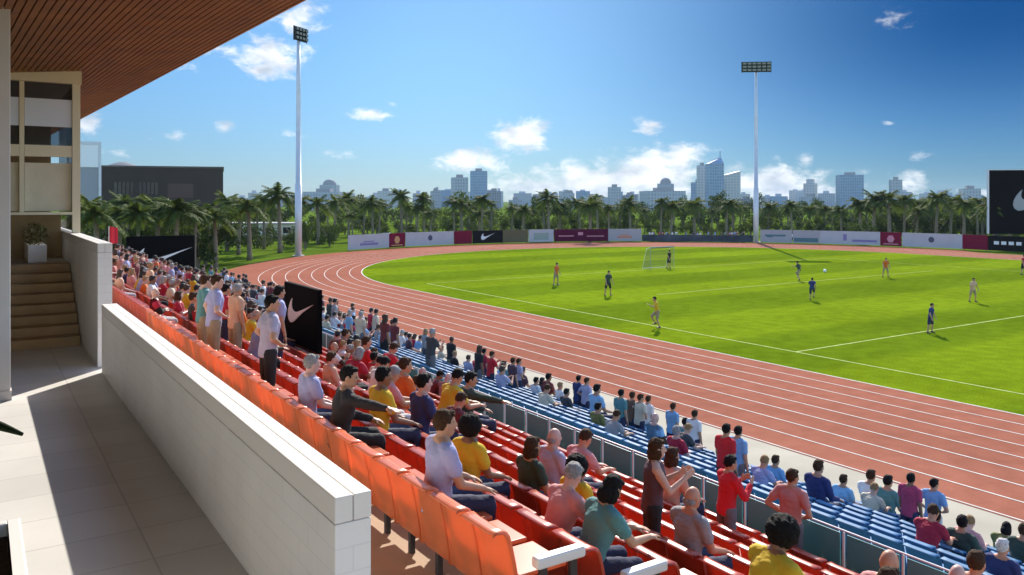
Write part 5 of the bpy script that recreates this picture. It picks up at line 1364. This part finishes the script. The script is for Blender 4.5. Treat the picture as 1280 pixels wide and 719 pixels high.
for x0, x1, yt, mi, shape, lab in TOW:
    D = rt.uniform(590, 700) if (x1 - x0) < 40 else rt.uniform(500, 560)
    if shape == 'spike': D = 620
    p = from_px((x0 + x1) / 2, D=D, z=0); w = (x1 - x0) / FOC * D; h = CAMZ + (HY - yt) / FOC * D + .03
    phi = -atan2(p.x, p.y); dep = w * rt.uniform(.6, .9); ww = w / (cos(.35) + sin(.35) * dep / w * .9) 
    sgn = rt.choice((-1, 1)); t = empty('tower_block', (p.x, p.y, -.03), phi + sgn * .35 * .8)
    hb = h
    mb = MB(); up_ = MB()
    if shape == 'dome': hb = h * .80
    if shape == 'spike': hb = h * .88
    if shape in ('step', 'crown'): hb = h * .85
    if shape == 'slant': hb = h * .9
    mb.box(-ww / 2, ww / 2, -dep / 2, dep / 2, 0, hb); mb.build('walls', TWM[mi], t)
    if shape == 'dome': up_.ellipsoid((0, 0, hb), (ww * .42, dep * .42, h - hb), None, 16, 10)
    elif shape == 'spike':
        up_.add([(-ww / 2, -dep / 2, hb + .01), (ww / 2, -dep / 2, hb + .01), (ww / 2, dep / 2, hb + .01), (-ww / 2, dep / 2, hb + .01), (ww / 2 - .5, 0, h), (ww / 2 - 2, .8, h)], [(0, 1, 4), (1, 2, 4), (2, 5, 4), (2, 3, 5), (3, 0, 4, 5)]); up_.tube((ww / 2 - 1.2, 0, h - 2), (ww / 2 - 1.2, 0, h + 5), .3)
    elif shape in ('step', 'crown'): up_.box(-ww * .3, ww * .3, -dep * .3, dep * .3, hb + .01, h)
    elif shape == 'slant': up_.add([(-ww / 2, -dep / 2, hb + .01), (ww / 2, -dep / 2, hb + .01), (ww / 2, dep / 2, hb + .01), (-ww / 2, dep / 2, hb + .01), (ww / 2, -dep / 2, h), (ww / 2, dep / 2, h)], [(0, 1, 4), (1, 2, 5, 4), (2, 3, 5), (3, 0, 4, 5), (0, 3, 2, 1)])
    else: up_.box(-ww * .2, ww * .2, -dep * .2, dep * .2, hb + .01, hb + 2.2)
    up_.build('roof', TWM[mi] if shape in ('spike', 'slant', 'step') else M['roofgrey'], t)
    tag(t, lab, 'tower', 'towers of the skyline')
HZ = [mat('far_block_%s' % n, c, .8) for n, c in (('blue', (.36, .43, .52)), ('grey', (.42, .45, .50)))]  # far blocks, haze put into their pale blue-grey colour
lowc = {}
for i in range(46):
    x = 300 + 20.4 * i + rt.uniform(-7, 7); lowc.setdefault(landmark(x), []).append(x)
for l, xs in lowc.items():
    for i, x in enumerate(xs):
        D = rt.uniform(760, 900); w = rt.uniform(10, 24) / FOC * D; p = from_px(x, D=D, z=0); h = CAMZ + rt.uniform(2, 13) / FOC * D
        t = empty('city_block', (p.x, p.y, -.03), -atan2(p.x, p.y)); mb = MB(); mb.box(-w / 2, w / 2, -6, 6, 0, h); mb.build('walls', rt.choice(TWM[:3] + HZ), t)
        mb = MB(); mb.box(-w * .2, w * .15, -3, 3, h + .01, h + rt.uniform(1, 3)); mb.build('roof', HZ[1], t)
        tag(t, '%slow hazy city block far beyond %s' % ('' if len(xs) == 1 else ordinal(i + 1) + ' from left ', l), 'building', 'low blocks of the far skyline')
# dark block and white panel building at the left, low cream building
def facing(x0, x1, D):
    c = from_px(x1, D=D, z=0); r = Vector((c.x, c.y, 0)).normalized(); n = Vector((r.y, -r.x, 0)); a = from_px(x0, D=D, z=0); ra = Vector((a.x, a.y, 0)).normalized()
    k = c.dot(r) / ra.dot(r); return ra * k, Vector((c.x, c.y, 0))
DK = mat('dark_brown_cladding', (.040, .027, .020), .85, noise=(.3, .12)); DK2 = mat('dark_window', (.010, .010, .012), .2); 
p, q = facing(127, 279, 165); d = q - p; t = empty('dark_block', (p.x, p.y, -.03), atan2(d.y, d.x)); L_ = d.length; h = CAMZ + (HY - 209) / FOC * 166
mb = MB(); mb.box(0, L_, 0, 20, 0, h - .3); mb.build('wall', DK, t); mb = MB(); mb.box(-.15, L_ + .15, -.15, 20.15, h - .297, h + .05); mb.build('roof', DK2, t)
for i in range(2):
    for j in range(5):
        mb = MB(); x = 2.2 + i * 4.4 + j * .72; mb.box(x, x + .5, -.06, -.003, h - 5.6, h - 3.2); mb.build('window', DK2, t)
mb = MB(); mb.box(11.8, 16.5, -.08, -.003, h - 6.2, h - 3.4); mb.build('cladding_panel', mat('warm_panel', (.075, .04, .03), .7), t)
tag(t, 'large dark brown box building behind the palms at left', 'building')
p, q = facing(84, 126, 118); d = q - p; t = empty('white_panel_building', (p.x, p.y, -.03), atan2(d.y, d.x)); L_ = d.length; h = CAMZ + (HY - 178) / FOC * 118
mb = MB(); mb.box(0, L_, .02, 9, 0, h); mb.build('wall', mat('pale_grey_wall', (.30, .31, .33), .6), t)
mb = MB(); mb.box(0.2, L_ - .3, -.1, .017, h - 3.6, h - .35); mb.build('white_panel', mat('bright_white_panel', (.85, .85, .85), .4), t)
mb = MB(); mb.box(L_ - .28, L_ + .05, -.14, .016, 0, h + .1); mb.box(0, L_ - .283, -.14, .016, h - .33, h + .1); mb.build('frame', M['galv'], t)
tag(t, 'white panelled building peeping out right of the glazed lounge', 'building')
p = from_px(262, D=150, z=0); q = from_px(372, D=150, z=0); d = q - p; t = empty('low_building', (p.x, p.y, -.03), atan2(d.y, d.x)); L_ = d.length
mb = MB(); mb.box(0, L_, 0, 6, 0, 2.6); mb.build('wall', mat('cream_render', (.72, .68, .55), .8), t); mb = MB(); mb.box(-.3, L_ + .3, -.5, 6.3, 2.603, 2.8); mb.build('roof', M['roofgrey'], t)
for i in range(5):
    mb = MB(); mb.box(1.5 + i * 3, 2.9 + i * 3, -.05, -.003, .9, 2.0); mb.build('window', DK2, t)
tag(t, 'long low cream building behind the lawn and palms at left', 'building')
# distant grey hill behind the dark block
mb = MB(); c = from_px(152, D=1500, z=-2); mb.ellipsoid((c.x, c.y, -2), (75, 75, CAMZ + (HY - 203) / FOC * 1500 + 2), None, 40, 24)
for i, v in enumerate(mb.v): mb.v[i] = (v[0], v[1], max(-2, v[2] * (1 + .05 * mnoise.noise(Vector(v) * .03))))
o = mb.build('hill', mat('hill_scrub', (.12, .13, .13), .95, noise=(.02, .2)), None, smooth=True); tag(o, kind='structure')

# parked cars beyond the boards
def car_meshes():
    prof = [(-2.15, .35), (-2.18, .62), (-2.05, .86), (-1.45, .93), (-.85, 1.38), (.55, 1.42), (1.15, 1.02), (1.95, .88), (2.15, .70), (2.18, .38)]
    mb = MB(); mb.prism([(x, z) for x, z in prof], -.86, .86, lambda x, z, h: (x, h, z)); body = bevelled(mb.mesh('body', [M['carpaint']]), .06, 3)
    mb = MB()
    for s in (-1, 1):
        mb.prism([(-1.30, .98), (-.80, 1.33), (-.15, 1.36), (-.15, .98)], .862, .875, lambda x, z, h: (x, s * h, z)); mb.prism([(-.08, .98), (-.08, 1.36), (.5, 1.37), (1.0, 1.02), (1.0, .98)], .862, .875, lambda x, z, h: (x, s * h, z))
    mb.add([(1.13, -.7, 1.055), (1.13, .7, 1.055), (.60, .66, 1.415), (.60, -.66, 1.415)], [(0, 1, 2, 3)]); mb.add([(-1.42, -.7, .965), (-1.42, .7, .965), (-.90, .66, 1.375), (-.90, -.66, 1.375)], [(0, 3, 2, 1)])
    win = mb.mesh('window', [M['carglass']], fixn=False)
    mb = MB(); mb.tube((0, -.1, 0), (0, .1, 0), .33, n=18); wh = mb.mesh('wheel', [M['tyre']], smooth=False)
    return body, win, wh
CB, CWN, CWH = car_meshes()
cc = {'silver': (.45, .46, .48), 'black': (.02, .02, .022), 'white': (.7, .7, .7), 'dark blue': (.03, .05, .13), 'red': (.3, .02, .02)}
for x, D, c, w in [(484, 131, 'silver', 'silver car parked behind the leftmost boards'), (512, 133, 'black', 'black car parked behind the left end of the long white board'), (541, 135, 'white', 'white car parked behind the long white board'), (566, 136, 'dark blue', 'dark blue car parked behind the left crimson board'), (626, 138, 'silver', 'silver car parked behind the olive panel'), (742, 142, 'white', 'white car parked behind the wide wine-red board'),
                   (1000, 137, 'white', 'white car parked right of the right mast'), (1150, 124, 'red', 'red car parked behind the long white board at right')]:
    p = from_px(x, D=D + 8, z=0); t = empty('parked_car', (p.x, p.y, .75), -HEAD + rt.uniform(-.3, .3))
    t.location.z = -.03
    link('body', CB, t, color=cc[c]); link('window', CWN, t)
    for sx in (-1.35, 1.35):
        for sy in (-.78, .78): link('wheel', CWH, t, (sx, sy, .33))
    tag(t, w, 'car', 'cars parked beyond the track')

# ------------------------------------------------------------------ haze
m = bpy.data.materials.new('haze_air'); m.use_nodes = True; N = m.node_tree.nodes; N.remove(N['Principled BSDF'])
vol = N.new('ShaderNodeVolumePrincipled'); vol.inputs['Color'].default_value = (.74, .86, 1, 1); vol.inputs['Density'].default_value = .00009; vol.inputs['Anisotropy'].default_value = .0
m.node_tree.links.new(vol.outputs[0], N['Material Output'].inputs['Volume'])
mb = MB(); mb.box(-2950, 2950, -2950, 2950, -3.2, 62); o = mb.build('haze', m); tag(o, 'thin pale summer haze over the city', 'haze', None, 'stuff')
o.visible_shadow = True
for _o in bpy.data.objects:
    if 'label' in _o and len(_o['label'].split()) > 16: print('LONG', _o['label'])
print('people', NPEOPLE[0], 'cand', len(cand), 'indiv', len(indiv), 'mass', len(mass), 'objects', len(bpy.data.objects))
